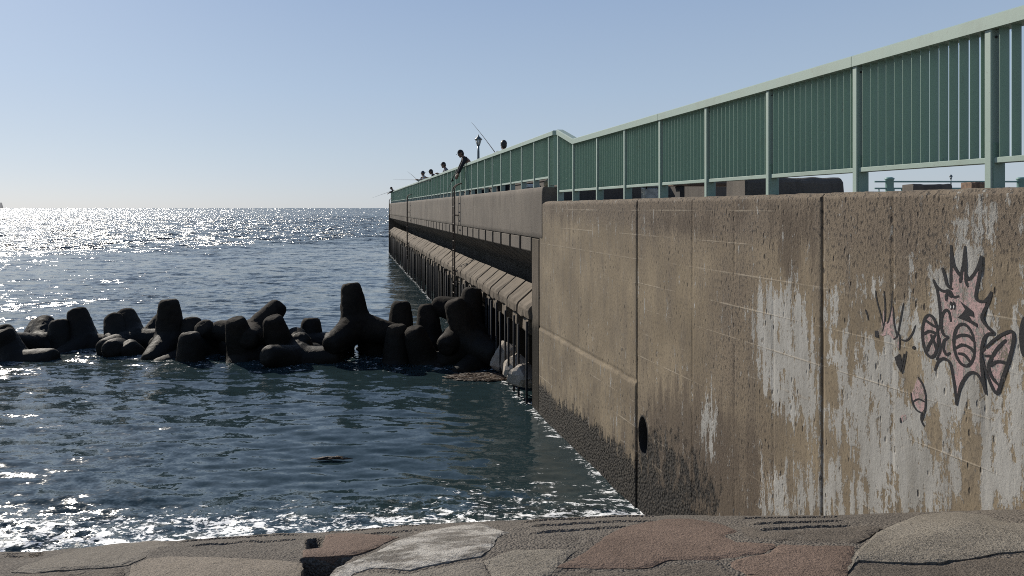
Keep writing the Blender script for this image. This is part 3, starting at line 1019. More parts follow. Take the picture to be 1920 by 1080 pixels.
# parapet as dense grid front with small relief
def pier_parapet():
    s = np.arange(P0, PL + 0.01, 0.06)
    prof = [(-0.36, 3.53), (-0.02, 3.53), (0.0, 3.55)] + [(0.0, z) for z in np.arange(3.65, 4.53, 0.09)] + [(-0.008, 4.55), (-0.03, 4.572), (-0.10, 4.575), (-0.40, 4.575), (-0.40, 3.53)]
    S = np.repeat(s[None], len(prof), 0)
    N = np.array([p[0] for p in prof])[:, None] + 0 * S
    Z = np.array([p[1] for p in prof])[:, None] + 0 * S
    N = N + 0.004 * vnoise(S, Z, 3, 8, 3) * (N > -0.05)
    for k in range(14):
        js = P0 + 4.0 * k
        N -= 0.012 * (np.abs(S - js) < 0.03) * (N > -0.05)
    Z = Z + 0.006 * vnoise(S, S * 0, 5, 4, 3) * (Z > 4.54)
    P = np.stack([S, N, Z], -1)
    e0, e1 = P[:, :1].copy(), P[:, -1:].copy()
    e0[:, :, 1], e1[:, :, 1] = -0.36, -0.36
    e0[:, :, 2], e1[:, :, 2] = np.minimum(e0[:, :, 2], 4.57), np.minimum(e1[:, :, 2], 4.57)
    return grid_mesh('parapet', np.concatenate([e0, P, e1], 1), M['pier'], pier, flip=True, smooth=False)


pier_parapet()
dk = MB()
dk.box(P0 + 0.1, PL + 0.3, -6.2, -0.41, 3.40, 4.28)
dk.build('deck', M['deck'], pier)
bw = MB()
bw.box(0.62, PL - 0.05, -1.9, -1.5, -1.0, 3.4)
bw.build('core_wall', M['pier_low'], pier)
# start pilaster beside the sea wall
pi = MB()
pi.box(0.06, 0.62, -0.9, -0.012, -1.0, 3.52)
pi.build('pilaster', M['pier_low'], pier, bevel=0.015)
pe = MB()
pe.box(PL - 0.04, PL + 0.55, -6.0, 0.04, -1.0, 3.6)
pe.build('end_pilaster', M['pier_low'], pier, bevel=0.03)
PITCH = 1.045
NB = int((PL - 0.8) / PITCH)


def corbel_mesh():
    m = MB()
    m.prism([(-0.012, 3.525), (-0.012, 3.24), (-0.9, 2.6), (-0.9, 3.525)], 0, 0, PITCH - 0.17)
    return m


c0 = corbel_mesh().build('corbel', M['pier'], pier, bevel=0.012)
c0.location = (0.70, 0, 0)


def ledge_mesh(seed):
    r = random.Random(seed)
    j = lambda a=0.02: r.uniform(-a, a)
    m = MB()
    L = PITCH - 0.10
    nseg = 6
    vs = []
    for i in range(nseg + 1):
        x = L * i / nseg
        rag = j(0.025) if 0 < i < nseg else -0.03
        for (y, z) in ((-0.40, 2.42), (0.05 + rag * 0.6, 2.08 + rag), (0.075 + rag * 0.3, 1.99), (0.06 + j(), 1.80 + j()), (-0.38, 1.72)):
            vs.append((x, y, z))
    fs = []
    for i in range(nseg):
        for k in range(5):
            a, b = i * 5 + k, i * 5 + (k + 1) % 5
            fs.append((a, b, b + 5, a + 5))
    fs.append((0, 1, 2, 3, 4))
    fs.append(tuple(nseg * 5 + k for k in (4, 3, 2, 1, 0)))
    m.add(vs, fs)
    return m


def tooth_mesh(seed):
    r = random.Random(seed)
    m = MB()
    w = 0.46
    m.prism([(-0.34, 1.78), (0.0 + r.uniform(-.02, .02), 1.76), (0.02, 1.5 + r.uniform(-.06, .04)), (-0.06, 1.44), (-0.34, 1.4)], 0, 0, w)
    return m


ledges = [ledge_mesh(s_).build('ledge_block', M['block'], pier, bevel=0.012) for s_ in (1, 2, 3)]
teeth = [tooth_mesh(s_).build('lower_block', M['block'], pier, bevel=0.018) for s_ in (5, 6)]
col_m = MB()
col_m.box(0, 0.30, -0.75, -0.30, -1.0, 1.5)
col_p = col_m.build('wave_screen_column', M['pier_low'], pier, bevel=0.02)
pole_m = MB()
pole_m.tube([(0, 0, -1.0), (0, 0, 0.6), (0, 0, 1.74)], 0.026, 8)
pole_p = pole_m.build('pipe', M['dark_iron'], pier)
rr = random.Random(4)
for i in range(NB):
    x = 0.70 + i * PITCH
    if i > 0:
        c = c0.copy(); col.objects.link(c); c.location = (x, 0, 0)
    for src, loc in ((ledges[i % 3], (x - 0.05, rr.uniform(-.012, .012), rr.uniform(-.012, .012))),
                     (teeth[i % 2], (x + 0.22, rr.uniform(-.03, .02), rr.uniform(-.03, .03))),
                     (col_p, (x + 0.3, 0, 0))):
        if (src in ledges and i < 3) or (src in teeth and i < 2) or (src is col_p and i == 0):
            c = src
        else:
            c = src.copy(); col.objects.link(c)
        c.location = loc
    if i < 48:
        for dx in ((0.12, 0.62) if i > 0 else (0.12, 0.66)):
            c = pole_p if (i == 0 and dx == 0.12) else pole_p.copy()
            if c is not pole_p: col.objects.link(c)
            c.location = (x + dx + rr.uniform(-.08, .08), 0.06 + rr.uniform(-.02, .04), rr.uniform(-.2, .02))


# ladders hooked over the pier edge
def make_ladder(s, label, top=4.575, wid=0.42, bottom=1.0):
    r = empty('ladder', (pier.location.x + math.cos(RZP) * s, pier.location.y + math.sin(RZP) * s, 0), RZP)
    tag(r, label, 'ladder', 'steel ladders on the pier side')
    for x in (0, wid):
        m = MB()
        arc = [(x, 0.16 - 0.30 + 0.30 * math.cos(a), top + 0.22 + 0.30 * math.sin(a) * 0.7) for a in np.linspace(0, math.pi, 11)]
        pts = [(x, 0.16, bottom)] + [(x, 0.16, top + 0.05)] + arc + [(x, -0.44, top + 0.02)]
        m.tube(pts, 0.023, 8)
        m.build('stringer', M['rust_steel'], r)
    z = bottom + 0.2
    while z < top + 0.1:
        m = MB()
        m.tube([(0, 0.16, z), (wid, 0.16, z)], 0.015, 6)
        m.build('rung', M['rust_steel'], r)
        z += 0.30
    for z in (3.9, 1.95):
        m = MB()
        for x in (0, wid): m.tube([(x, 0.16, z), (x, 0.0, z)], 0.02, 6)
        m.build('bracket', M['rust_steel'], r)
    return r


def pier_s(x, back=0.0):
    u = (x - CX) / F
    return (CP + back * LP) / (u + KP) * LP - PIER_S0


make_ladder(pier_s(861), 'nearest tall steel ladder with a curved top hooked over the pier edge')
make_ladder(pier_s(769), 'middle steel ladder halfway out along the pier side')
make_ladder(pier_s(733.5), 'farthest small steel ladder at the outer tip of the pier')


# ------------------------------------------------------------------ fences
def fins(mb, s0, s1, z0a, z1a, z0b, z1b, n, depth=0.079, th=0.003, y=0.0, skew=0.0):
    """vertical flat bars set edge-on between two rails"""
    for i in range(n):
        f = (i + 0.5) / n
        s = s0 + (s1 - s0) * f
        zl, zh = z0a + (z0b - z0a) * f, z1a + (z1b - z1a) * f
        mb.box(s - th / 2, s + th / 2, y - depth / 2, y + depth / 2, zl, zh)
    return mb


def post_mesh(h0, h1):
    m = MB()
    m.box(-0.025, 0.025, -0.06, 0.06, h0, h1)
    return m


BACK = 0.13
near_fence = empty('near_fence', frame(CN, RZN, 0), RZN)
tag(near_fence, 'mint green slatted metal fence along the top of the graffitied sea wall', 'fence')
FY = -BACK
pxs = [1850, 1601, 1437.5, 1322, 1235.5, 1169.5, 1118, 1073.5]
ps = []
for x in pxs:
    u = (x - CX) / F
    ps.append((CN + (BACK - 0.06) * LN) / (u + KN) * LN - 0.025)
a_ = ps[1] - ps[0]
ps = [ps[0] - a_ * 3, ps[0] - a_ * 2, ps[0] - a_] + ps
ps_end = ps[-1] + 0.86                          # post at the step up to the pier
ztop = lambda s: 5.425 - 0.0052 * (s - 4.0)
RH = 0.095
for s in ps:
    m = MB()
    m.box(s - 0.025, s + 0.025, FY - 0.06, FY + 0.06, WALL_TOP - 0.02, ztop(s) - RH + 0.002)
    m.build('post', M['rail'], near_fence, bevel=0.004)
    b = MB()
    b.box(s - 0.034, s - 0.0252, FY - 0.045, FY + 0.045, WALL_TOP - 0.01, WALL_TOP + 0.30)
    b.build('splice_plate', M['fin'], near_fence)
    for dy in (-0.03, 0.02):
        b = MB()
        b.tube([(s - 0.025, FY + dy, ztop(s) - RH - 0.05), (s - 0.032, FY + dy, ztop(s) - RH - 0.05)], 0.009, 6)
        b.build('bolt', M['dark_iron'], near_fence)
ZB = 4.445
m = MB()
m.box(ps_end - 0.025, ps_end + 0.025, FY - 0.06, FY + 0.06, WALL_TOP - 0.02, 5.60)
m.build('post', M['rail'], near_fence, bevel=0.004)
for i in range(len(ps)):
    sa, sb = ps[i], (ps[i + 1] if i + 1 < len(ps) else ps_end)
    up = 0.245 if i == len(ps) - 1 else 0.0
    za, zb = ztop(sa) - RH + 0.01, ztop(sb) - RH + 0.01 + up
    fins(MB(), sa + 0.028, sb - 0.028, ZB + 0.03, za, ZB + 0.03, zb, 14 if i < len(ps) - 1 else 10, y=FY).build('slat_panel', M['fin'], near_fence)
    m = MB()
    m.box(sa + 0.03, sb - 0.026, FY - 0.035, FY + 0.042, ZB, ZB + 0.038)
    m.build('bottom_rail', M['rail'], near_fence, bevel=0.003)
# top rail pieces
def rail_piece(sa, sb, za, zb, y, parent, h=RH, wy=0.075):
    m = MB()
    pr = [(-wy, -h), (wy, -h), (wy, -0.012), (wy - 0.02, 0.0), (-wy + 0.02, 0.0), (-wy, -0.012)]
    vs = [(sa, y + p[0], za + p[1]) for p in pr] + [(sb, y + p[0], zb + p[1]) for p in pr]
    n = len(pr)
    fs = [tuple(range(n)), tuple(range(2 * n - 1, n - 1, -1))] + [(i, i + n, (i + 1) % n + n, (i + 1) % n) for i in range(n)]
    m.add(vs, fs)
    return m.build('top_rail', M['rail'], parent)


cuts = [ps[0] - 0.2, ps[2] + 0.02, ps[4] + 0.02, ps[7] + 0.02, ps[-1] - 0.01]
for sa, sb in zip(cuts[:-1], cuts[1:]):
    rail_piece(sa + 0.003, sb - 0.003, ztop(sa), ztop(sb), FY, near_fence)
rail_piece(ps[-1] - 0.007, ps_end + 0.03, ztop(ps[-1]), 5.635, FY, near_fence)

far_fence = empty('pier_fence', pier.location, RZP)
tag(far_fence, 'mint green slatted metal fence along the edge of the fishing pier behind the anglers', 'fence')
f0, f1 = pier_s(1034.2, BACK), pier_s(734, BACK)
nfb = int(round((f1 - f0) / 1.118))
fp = [f0 + (f1 - f0) * i / nfb for i in range(nfb + 1)]
ZT2, ZB2, PT = 5.635, 4.735, 4.575
base_post = None
for s in fp:
    if base_post is None:
        m = MB(); m.box(-0.025, 0.025, FY - 0.06, FY + 0.06, PT - 0.02, ZT2 - 0.09)
        base_post = m.build('post', M['rail'], far_fence, bevel=0.004)
        c = base_post
    else:
        c = base_post.copy(); col.objects.link(c)
    c.location = (s, 0, 0)
pan = brail = None
W = (f1 - f0) / nfb
for i in range(nfb):
    if pan is None:
        pan = fins(MB(), 0.028, W - 0.028, ZB2 + 0.03, ZT2 - 0.085, ZB2 + 0.03, ZT2 - 0.085, 13, y=FY, depth=0.085).build('slat_panel', M['fin'], far_fence)
        m = MB(); m.box(0.028, W - 0.026, FY - 0.035, FY + 0.042, ZB2, ZB2 + 0.04)
        brail = m.build('bottom_rail', M['rail'], far_fence)
        c, d = pan, brail
    else:
        c, d = pan.copy(), brail.copy()
        col.objects.link(c); col.objects.link(d)
    c.location = (fp[i], 0, 0)
    d.location = (fp[i], 0, 0)
fins(MB(), f0 - 0.34, f0 - 0.03, PT + 0.02, ZT2 - 0.085, PT + 0.02, ZT2 - 0.085, 5, y=FY, depth=0.085).build('slat_panel', M['fin'], far_fence)
i = 0
while i < nfb:
    j = min(nfb, i + 4)
    rail_piece(fp[i] + (0.003 if i else -0.35), fp[j] - 0.003 if j < nfb else fp[j] + 0.05, ZT2, ZT2, FY, far_fence, h=0.09)
    i = j

# ------------------------------------------------------------------ mesh baking helpers
def bake(o, name):
    bpy.context.view_layer.update()
    dg = bpy.context.evaluated_depsgraph_get()
    me = bpy.data.meshes.new_from_object(o.evaluated_get(dg))
    me.name = name
    old = o.data
    bpy.data.objects.remove(o)
    bpy.data.meshes.remove(old)
    return me


def remesh_obj(mb, voxel, smooth=3, name='t'):
    me = bpy.data.meshes.new(name)
    me.from_pydata(mb.v, [], mb.f)
    o = bpy.data.objects.new(name, me)
    col.objects.link(o)
    md = o.modifiers.new('r', 'REMESH')
    md.mode = 'VOXEL'
    md.voxel_size = voxel
    md.use_smooth_shade = True
    if smooth:
        sm = o.modifiers.new('s', 'SMOOTH')
        sm.factor = 0.5
        sm.iterations = smooth
    return bake(o, name)


def skin_parts(verts, edges, radii, sub=1):
    """grow a skin over a joint skeleton and return verts, faces"""
    me = bpy.data.meshes.new('sk')
    me.from_pydata(verts, edges, [])
    o = bpy.data.objects.new('sk', me)
    col.objects.link(o)
    o.modifiers.new('k', 'SKIN')
    sv = me.skin_vertices[0].data
    for i, r in enumerate(radii):
        sv[i].radius = (r, r) if not isinstance(r, tuple) else r
        sv[i].use_root = (i == 0)
    s = o.modifiers.new('u', 'SUBSURF')
    s.levels = s.render_levels = sub
    me2 = bake(o, 'sk2')
    v = [tuple(x.co) for x in me2.vertices]
    f = [tuple(p.vertices) for p in me2.polygons]
    bpy.data.meshes.remove(me2)
    return v, f


# ------------------------------------------------------------------ tetrapods
def tetra_mesh():
    m = MB()
    dirs = [Vector((0, 0, 1))] + [Vector((math.cos(a) * math.sqrt(8) / 3, math.sin(a) * math.sqrt(8) / 3, -1 / 3)) for a in (math.pi / 2, math.pi / 2 + 2 * math.pi / 3, math.pi / 2 + 4 * math.pi / 3)]
    L = 1.22
    for d in dirs:
        ts = (-0.1, 0.0, 0.3, 0.8, L - 0.15, L - 0.06, L)
        rs = (0.36, 0.43, 0.40, 0.335, 0.29, 0.262, 0.19)
        m.tube([d * t for t in ts], list(rs), 20)
    m.ball((0, 0, 0), 0.5, 16, 12)
    me = remesh_obj(m, 0.045, 4, 'tetrapod')
    for v in me.vertices:
        c = v.co
        n_ = mnoise.noise(c * 3.1) * 0.022 + mnoise.noise(c * 9) * 0.016 + mnoise.noise(c * 23) * 0.011
        v.co = c + c.normalized() * n_
    me.polygons.foreach_set('use_smooth', [True] * len(me.polygons))
    me.update()
    return me


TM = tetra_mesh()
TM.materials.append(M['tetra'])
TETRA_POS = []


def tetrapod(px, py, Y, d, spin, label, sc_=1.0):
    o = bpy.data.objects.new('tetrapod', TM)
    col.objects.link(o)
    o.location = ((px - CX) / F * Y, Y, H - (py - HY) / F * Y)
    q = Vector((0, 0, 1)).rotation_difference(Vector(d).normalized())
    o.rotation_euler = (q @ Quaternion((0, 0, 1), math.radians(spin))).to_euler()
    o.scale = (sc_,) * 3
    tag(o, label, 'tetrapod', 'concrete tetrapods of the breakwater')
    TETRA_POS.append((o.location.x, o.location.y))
    return o


T = [
    (25, 692, 20.2, (-.08, -.3, 1), 180, 'tetrapod with a short upright leg at the left edge of the frame'),
    (58, 664, 21.6, (-.25, .75, .75), 40, 'tetrapod with a slanting leg behind the one at the left edge'),
    (118, 676, 21.4, (-.2, .15, 1), 200, 'tetrapod with one lone blunt leg standing left of the rounded leg'),
    (228, 658, 21.2, (-.42, .4, .75), 75, 'tetrapod with a rounded leg leaning left, left of the tall tower leg'),
    (272, 652, 21.8, (.38, .4, .75), 20, 'tetrapod half hidden behind and left of the tall tower leg'),
    (320, 640, 20.9, (-.05, 0, 1), 175, 'tall tower like tetrapod standing highest in the left half of the row'),
    (358, 674, 20.6, (-.16, .4, .9), 150, 'tetrapod with a rounded leg just right of the tall tower leg'),
    (360, 706, 19.7, (-.04, -.05, 1), 180, 'tetrapod pointing a stout leg up in front of the tall tower leg'),
    (402, 690, 20.9, (-.25, -.5, .65), 20, 'low tetrapod nearly under water right of the tall tower leg'),
    (474, 630, 20.6, (-.9, .1, .12), 62, 'tetrapod with a blunt leg thrust out to the left in the middle cluster'),
    (488, 650, 21.3, (.2, .35, .85), 20, 'tetrapod with a round tipped leg leaning back in the middle cluster'),
    (458, 672, 19.9, (-.1, -.3, .95), 165, 'tetrapod standing in front of the middle cluster with its top flat'),
    (530, 668, 20.1, (-.15, -.3, .95), 185, 'tetrapod with a round tipped leg facing the shore in the middle cluster'),
    (583, 674, 21.4, (-.03, .1, 1), 170, 'tetrapod with a narrow upright leg between the middle cluster and the big tilted one'),
    (571, 688, 20.6, (.05, -.55, .75), 12, 'tetrapod showing only a blunt tip before the narrow upright leg'),
    (560, 678, 19.6, (.97, -.12, .14), 30, 'tetrapod lying low with a leg flat on the water'),
    (668, 612, 20.2, (-.16, .1, 1), 150, 'big tilted tetrapod with legs raised left and right in the middle of the row'),
    (751, 645, 20.6, (0, .05, 1), 178, 'tall upright tetrapod nearest the middle of the right cluster'),
    (745, 692, 19.6, (.0, -.05, 1), 178, 'stout tetrapod in front of the tall upright one in the right cluster'),
    (806, 648, 21.2, (-.08, .1, 1), 160, 'upright tetrapod leaning left beside the gap in the right cluster'),
    (886, 586, 21.2, (-.98, .15, .16), 60, 'tetrapod with a leg lying level towards the sea beside the pier'),
    (876, 622, 19.9, (.12, .1, .98), 33, 'largest tetrapod piled against the pier with a raised leg'),
    (880, 640, 19.4, (-.35, -.1, .9), 95, 'tetrapod leaning left in front of the raised leg by the pier'),
    (908, 676, 19.3, (-.3, .4, .7), 20, 'tetrapod wedged low against the pier columns'),
    (800, 690, 19.5, (-.25, -.2, .85), 100, 'low tetrapod at the foot of the largest tetrapod'),
    (836, 690, 19.9, (.4, .2, .55), 60, 'low tetrapod filling the gap before the raised leg by the pier'),
    (706, 656, 20.9, (.7, .4, .2), 10, 'low tetrapod under the big tilted one, its body in the water'),
    (632, 652, 21.0, (-.9, .2, .1), 50, 'low tetrapod behind the leg that lies flat on the water'),
    (160, 650, 21.7, (.95, .1, .0), 80, 'sunken tetrapod left of the rounded leg, only its back showing'),
    (250, 644, 21.5, (.95, .1, .12), 60, 'sunken tetrapod bridging the rounded leg and the tall tower leg'),
    (78, 654, 21.4, (.95, .1, -.05), 45, 'sunken tetrapod between the slanting leg and the lone blunt leg'),
    (278, 706, 20.8, (-.3, -.3, .7), 30, 'sunken tetrapod whose tip shows in front of the row, left of the tall tower leg'),
    (412, 656, 21.3, (.8, .3, .05), 30, 'low tetrapod closing the gap left of the middle cluster'),
    (30, 686, 19.9, (.92, -.1, .2), 75, 'sunken tetrapod with one leg sloping to the right at the left edge'),
]
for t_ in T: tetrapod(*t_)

# ------------------------------------------------------------------ stones and weed at the foot of the pier
def stone(px, py, Y, r, seed, label):
    bm = bmesh.new()
    bmesh.ops.create_icosphere(bm, subdivisions=3, radius=1.0)
    rs = random.Random(seed)
    pl = [(Vector((rs.uniform(-1, 1), rs.uniform(-1, 1), rs.uniform(-1, 1))).normalized(), rs.uniform(.55, .8)) for _ in range(11)]
    for v in bm.verts:
        c = v.co.normalized()
        k_ = min([1.0] + [h / max(c.dot(nv), 1e-3) for nv, h in pl if c.dot(nv) > 0.05])
        v.co = c * k_ * (1 + 0.03 * mnoise.noise(c * 5))
        v.co = Vector((v.co.x * r[0], v.co.y * r[1], v.co.z * r[2]))
    me = bpy.data.meshes.new('boulder')
    bm.to_mesh(me)
    bm.free()
    o = link('boulder', me, M['stone'])
    o.location = ((px - CX) / F * Y, Y, H - (py - HY) / F * Y)
    o.rotation_euler = (0, 0, seed)
    tag(o, label, 'boulder', 'wet boulders at the foot of the pier')


stone(950, 668, 18.2, (.5, .5, .42), 3, 'wet boulder farthest out behind the pipes, touching the tetrapods')
stone(967, 690, 17.0, (.36, .4, .36), 5, 'middle wet boulder behind the pier pipes')
stone(981, 705, 15.9, (.36, .4, .36), 9, 'pale wet boulder nearest the pilaster at the water line')


def weed(px, py, Y, rx, ry, n, seed, label):
    r = random.Random(seed)
    m = MB()
    x0 = (px - CX) / F * Y
    for i in range(n):
        a, q = r.uniform(0, 6.28), math.sqrt(r.random())
        cx, cy = rx * q * math.cos(a), ry * q * math.sin(a)
        L = r.uniform(.2, .6)
        th = r.gauss(0, .16)
        w = r.uniform(.006, .016)
        pts = []
        for k in range(5):
            t = k / 4 - .5
            pts.append((cx + L * t * math.cos(th) + r.uniform(-.01, .01), cy + L * t * math.sin(th) + r.uniform(-.02, .02), r.uniform(-.01, .03)))
        m.tube(pts, [w * .4, w, w * 1.1, w, w * .3], 4)
    o = m.build('seaweed', M['weed'], fixn=False)
    o.location = (x0, Y, 0.012)
    tag(o, label, 'seaweed', kind='stuff')


weed(905, 700, 17.6, .75, .42, 260, 3, 'mat of brown seaweed floating beside the tetrapods and pier')
weed(622, 860, 11.9, .10, .05, 6, 4, 'small tuft of brown seaweed floating in the calm water')

# ------------------------------------------------------------------ sea
def sea_mat():
    t = NT('sea_water')
    pos = t.n('ShaderNodeNewGeometry').outputs['Position']
    nrm = t.n('ShaderNodeNewGeometry').outputs['Normal']
    amp, foam = t.attr('chop'), t.attr('foam')
    total = None
    for scale, k, stretch in ((0.33, 0.20, .55), (1.1, 0.34, .6), (3.4, 0.40, .6), (9.0, 0.24, .7), (27.0, 0.20, .8)):
        c = t.noise(t.mapping(pos, (scale * stretch, scale, scale)), 1.0, 1.5, 0.5, out='Color')
        v = t.vmath('SUBTRACT', c, (0.5, 0.5, 0.5))
        v = t.vmath('MULTIPLY', v, (k * 0.75, k, 0.0))
        total = v if total is None else t.vmath('ADD', total, v)
    gust = t.lin(t.noise(t.mapping(pos, (.05, .12, 1)), 1.0, 3, 0.6), .3, .7, 0.65, 1.35)
    total = t.vmath('SCALE', total, scale=t.math('MULTIPLY', amp, gust))
    n2 = t.vmath('NORMALIZE', t.vmath('ADD', nrm, total))
    # foam
    f1 = t.noise(t.mapping(pos, (2.8, 6.0, 1)), 1.0, 8, 0.72, dist=0.9)
    f2 = t.noise(pos, 14, 4, 0.7)
    fm = t.math('ADD', foam, t.math('ADD', t.math('MULTIPLY', t.math('SUBTRACT', f1, 0.5), 2.4), t.math('MULTIPLY', t.math('SUBTRACT', f2, 0.5), 1.2)))
    fm = t.math('MULTIPLY', t.ss(fm, 0.62, 0.78), t.ss(foam, 0.02, 0.12))
    base = t.mix(fm, (0.017, 0.031, 0.035), (0.75, 0.76, 0.76))
    t.done(base, t.math('MAXIMUM', t.lin(amp, 1.0, 7.0, 0.085, 0.2), t.math('MULTIPLY', fm, 0.7)), n2)
    t.b.inputs['IOR'].default_value = 1.42
    return t.m


M['sea'] = sea_mat()


def build_sea():
    r1 = np.geomspace(4.2, 400, 1050)
    r2 = np.geomspace(400, 45000, 120)[1:]
    R = np.concatenate([r1, r2])
    a = np.concatenate([np.linspace(-1.45, -0.74, 90)[:-1], np.linspace(-0.74, 0.22, 800), np.linspace(0.22, 1.45, 90)[1:]])
    A, RR = np.meshgrid(a, R)
    X, Y = RR * np.sin(A), RR * np.cos(A)
    dr = np.gradient(R)[:, None]
    calm = sstep(-22, 26, Y - X - 104 + 9 * vnoise(X, Y, 0.03, 9, 3))       # 0 sheltered, 1 open sea
    Z = np.zeros_like(X)
    near = RR < 400
    rs = np.random.default_rng(5)
    n = 90
    lam = np.geomspace(0.24, 5.0, n)
    for i in range(n):
        lm = lam[i]
        th = rs.normal(0.12, 0.34) + math.pi
        kx, ky = 2 * math.pi / lm * math.sin(th), 2 * math.pi / lm * math.cos(th)
        slope = 0.0175 * (1.45 if lm < .5 else 1.05 if lm < .9 else .40 if lm < 2 else .25)
        am = slope * lm / (2 * math.pi)
        fade = sstep(1.6, 3.0, lm / dr)
        ph = rs.uniform(0, 6.28)
        p = kx * X + ky * Y + ph
        w = np.sin(p)
        Z += am * fade * (w + 0.30 * np.cos(2 * p)) * (0.75 + 0.9 * calm)
    for i in range(40):                                                     # open-sea waves outside the shelter of the pier
        lm = 2.0 * (14 / 2.0) ** (i / 39)
        th = rs.normal(0.1, 0.6) + math.pi
        kx, ky = 2 * math.pi / lm * math.sin(th), 2 * math.pi / lm * math.cos(th)
        p = kx * X + ky * Y + rs.uniform(0, 6.28)
        Z += 0.022 * lm / (2 * math.pi) * sstep(2.0, 4.0, lm / dr) * (np.sin(p) + .25 * np.cos(2 * p)) * calm
    # shoreward slop by the revetment
    d_wall = (CN - (X + KN * Y)) / LN                                       # distance out from the near wall
    d_pier = (CP - (X + KP * Y)) / LP
    shore = sstep(12.5, 8.6, Y)
    Z += 0.05 * shore * vnoise(X, Y, 1.3, 21, 4)
    Z *= np.where(RR > 400, 0, 1)
    d = np.where(Y < Y0, d_wall, d_pier)
    foam = 0.56 * sstep(0.40, 0.0, np.abs(d - 0.08)) * (Y < 70) * (Y > 4)
    crn = sstep(6.5, 0.0, d) ** .7 * sstep(13.2, 9.0, Y) * sstep(6.0, 8.0, Y) * (d > -.3)
    foam = np.maximum(foam, 0.66 * crn)
    foam = np.maximum(foam, 0.64 * sstep(11.0, 9.5, Y - 0.06 * X) * (np.abs(X) < 14))
    for (tx, ty) in TETRA_POS:
        foam = np.maximum(foam, 0.38 * sstep(1.7, 0.5, np.hypot(X - tx, (Y - ty) * 1.0 + 0.5)))
    foam = np.maximum(foam, 0.28 * sstep(1.6, 0.2, d) * (Y > Y0) * (Y < 72) * (d > -1))
    chop = 0.60 + 6.8 * calm + 3.0 * sstep(11.0, 9.3, Y - 0.05 * X) * (Y > 0)
    near_t = np.zeros_like(X)
    for (tx, ty) in TETRA_POS: near_t = np.maximum(near_t, sstep(2.2, 0.6, np.hypot(X - tx, Y - ty + .5)))
    chop = chop + near_t * np.where(X < -8.5, 2.4, 1.0) + 0.25 * sstep(13, 17, Y) * sstep(24, 18, Y) + 1.7 * sstep(-3, -15, X) * sstep(17, 26, Y) * sstep(2.0, 0.0, chop - .8)
    chop = chop + 1.1 * sstep(-.30, -.62, X / np.maximum(Y, 1)) * sstep(22, 15, Y) * (Y > 5)
    chop = chop * (1 + 0.45 * vnoise(X, Y, 0.35, 31, 3))
    o = grid_mesh('sea', np.stack([X, Y, Z], -1), M['sea'], None, {'foam': foam, 'chop': chop}, flip=True)
    tag(o, kind='structure')


build_sea()

# ------------------------------------------------------------------ headland on the horizon
def headland():
    u = np.linspace(-0.95, -0.7065, 120)
    Yd = 6000.0
    hgt = 70 * sstep(-0.7060, -0.7085, u) * (0.8 + 0.25 * vnoise(u * 60, u * 0, 1, 3, 4)) * np.where(u > -.72, 0.85, 1.0) + 30 * sstep(-.715, -.8, u)
    rows = []
    for f, q in ((-300, 0), (-120, .6), (0, 1.0), (150, .9), (500, 0)):
        rows.append(np.stack([u * (Yd + f), np.full_like(u, Yd + f), hgt * q - 0.5 - (0.5 if q == 0 else 0)], -1))
    o = grid_mesh('headland', np.stack(rows), M['hill'], None)
    tag(o, kind='structure')


headland()

# ------------------------------------------------------------------ promenade behind the wall
pr = MB()
pr.prism([(CN - KN * 1.0 + .48, 1.0), (40, 1.0), (40, 36), (CN - KN * Y0 + 6.0, 36), (CN - KN * Y0 + 0.5, Y0 + 0.3)], 2, 2.4, 4.16)
tag(pr.build('promenade', M['deck']), kind='structure')


def wpt(x, y, Y): return ((x - CX) / F * Y, Y, H - (y - HY) / F * Y)


# block of masonry behind the fence
def big_block(px0, px1, ytop, Y, dep, m, name, label, cat, seed):
    x0, x1 = (px0 - CX) / F * Y, (px1 - CX) / F * Y
    zt = H - (ytop - HY) / F * Y
    o = MB()
    r = random.Random(seed)
    nx = 10
    prof = [(0, 4.15), (0.0, zt - 0.06), (0.05, zt), (dep - .05, zt), (dep, 4.15)]
    vs = [(x0 + (x1 - x0) * i / nx + (r.uniform(-.03, .03)), Y + p[0] + r.uniform(-.015, .015), p[1] + (r.uniform(-.02, .02) if k_ else 0)) for i in range(nx + 1) for k_, p in enumerate(prof)]
    n = len(prof)
    fs = [(i * n + k_, i * n + k_ + 1, (i + 1) * n + k_ + 1, (i + 1) * n + k_) for i in range(nx) for k_ in range(n - 1)]
    fs += [tuple(range(n)), tuple(nx * n + k_ for k_ in range(n - 1, -1, -1))]
    o.add(vs, fs)
    b = o.build(name, m, bevel=0.02)
    tag(b, label, cat)


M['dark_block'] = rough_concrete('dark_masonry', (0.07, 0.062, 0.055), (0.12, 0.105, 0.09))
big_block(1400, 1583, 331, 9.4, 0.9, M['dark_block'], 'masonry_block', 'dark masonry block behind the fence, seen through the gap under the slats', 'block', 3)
big_block(1052, 1480, 337, 16.5, 0.7, M['dark_block'], 'added_low_wall', 'long low dark wall added on the promenade to block the sky under the fence', 'wall', 4)  # added dark backdrop, keeps bright sky out of the gap under the slats

bench = empty('bench', ((1352 - CX) / F * 12.2, 12.2, 4.16))
tag(bench, 'plain brown wooden bench behind the fence, seen under its slats', 'bench')
b = MB()
for k_ in range(3): b.box(-.85, .85, -.2 + k_ * .14, -.08 + k_ * .14, .36, .41)
b.build('seat', M['wood'], bench, bevel=.006)
for x in (-.7, .7):
    b = MB(); b.box(x - .04, x + .04, -.18, .18, 0, .358); b.build('leg', M['dark_iron'], bench, bevel=.006)


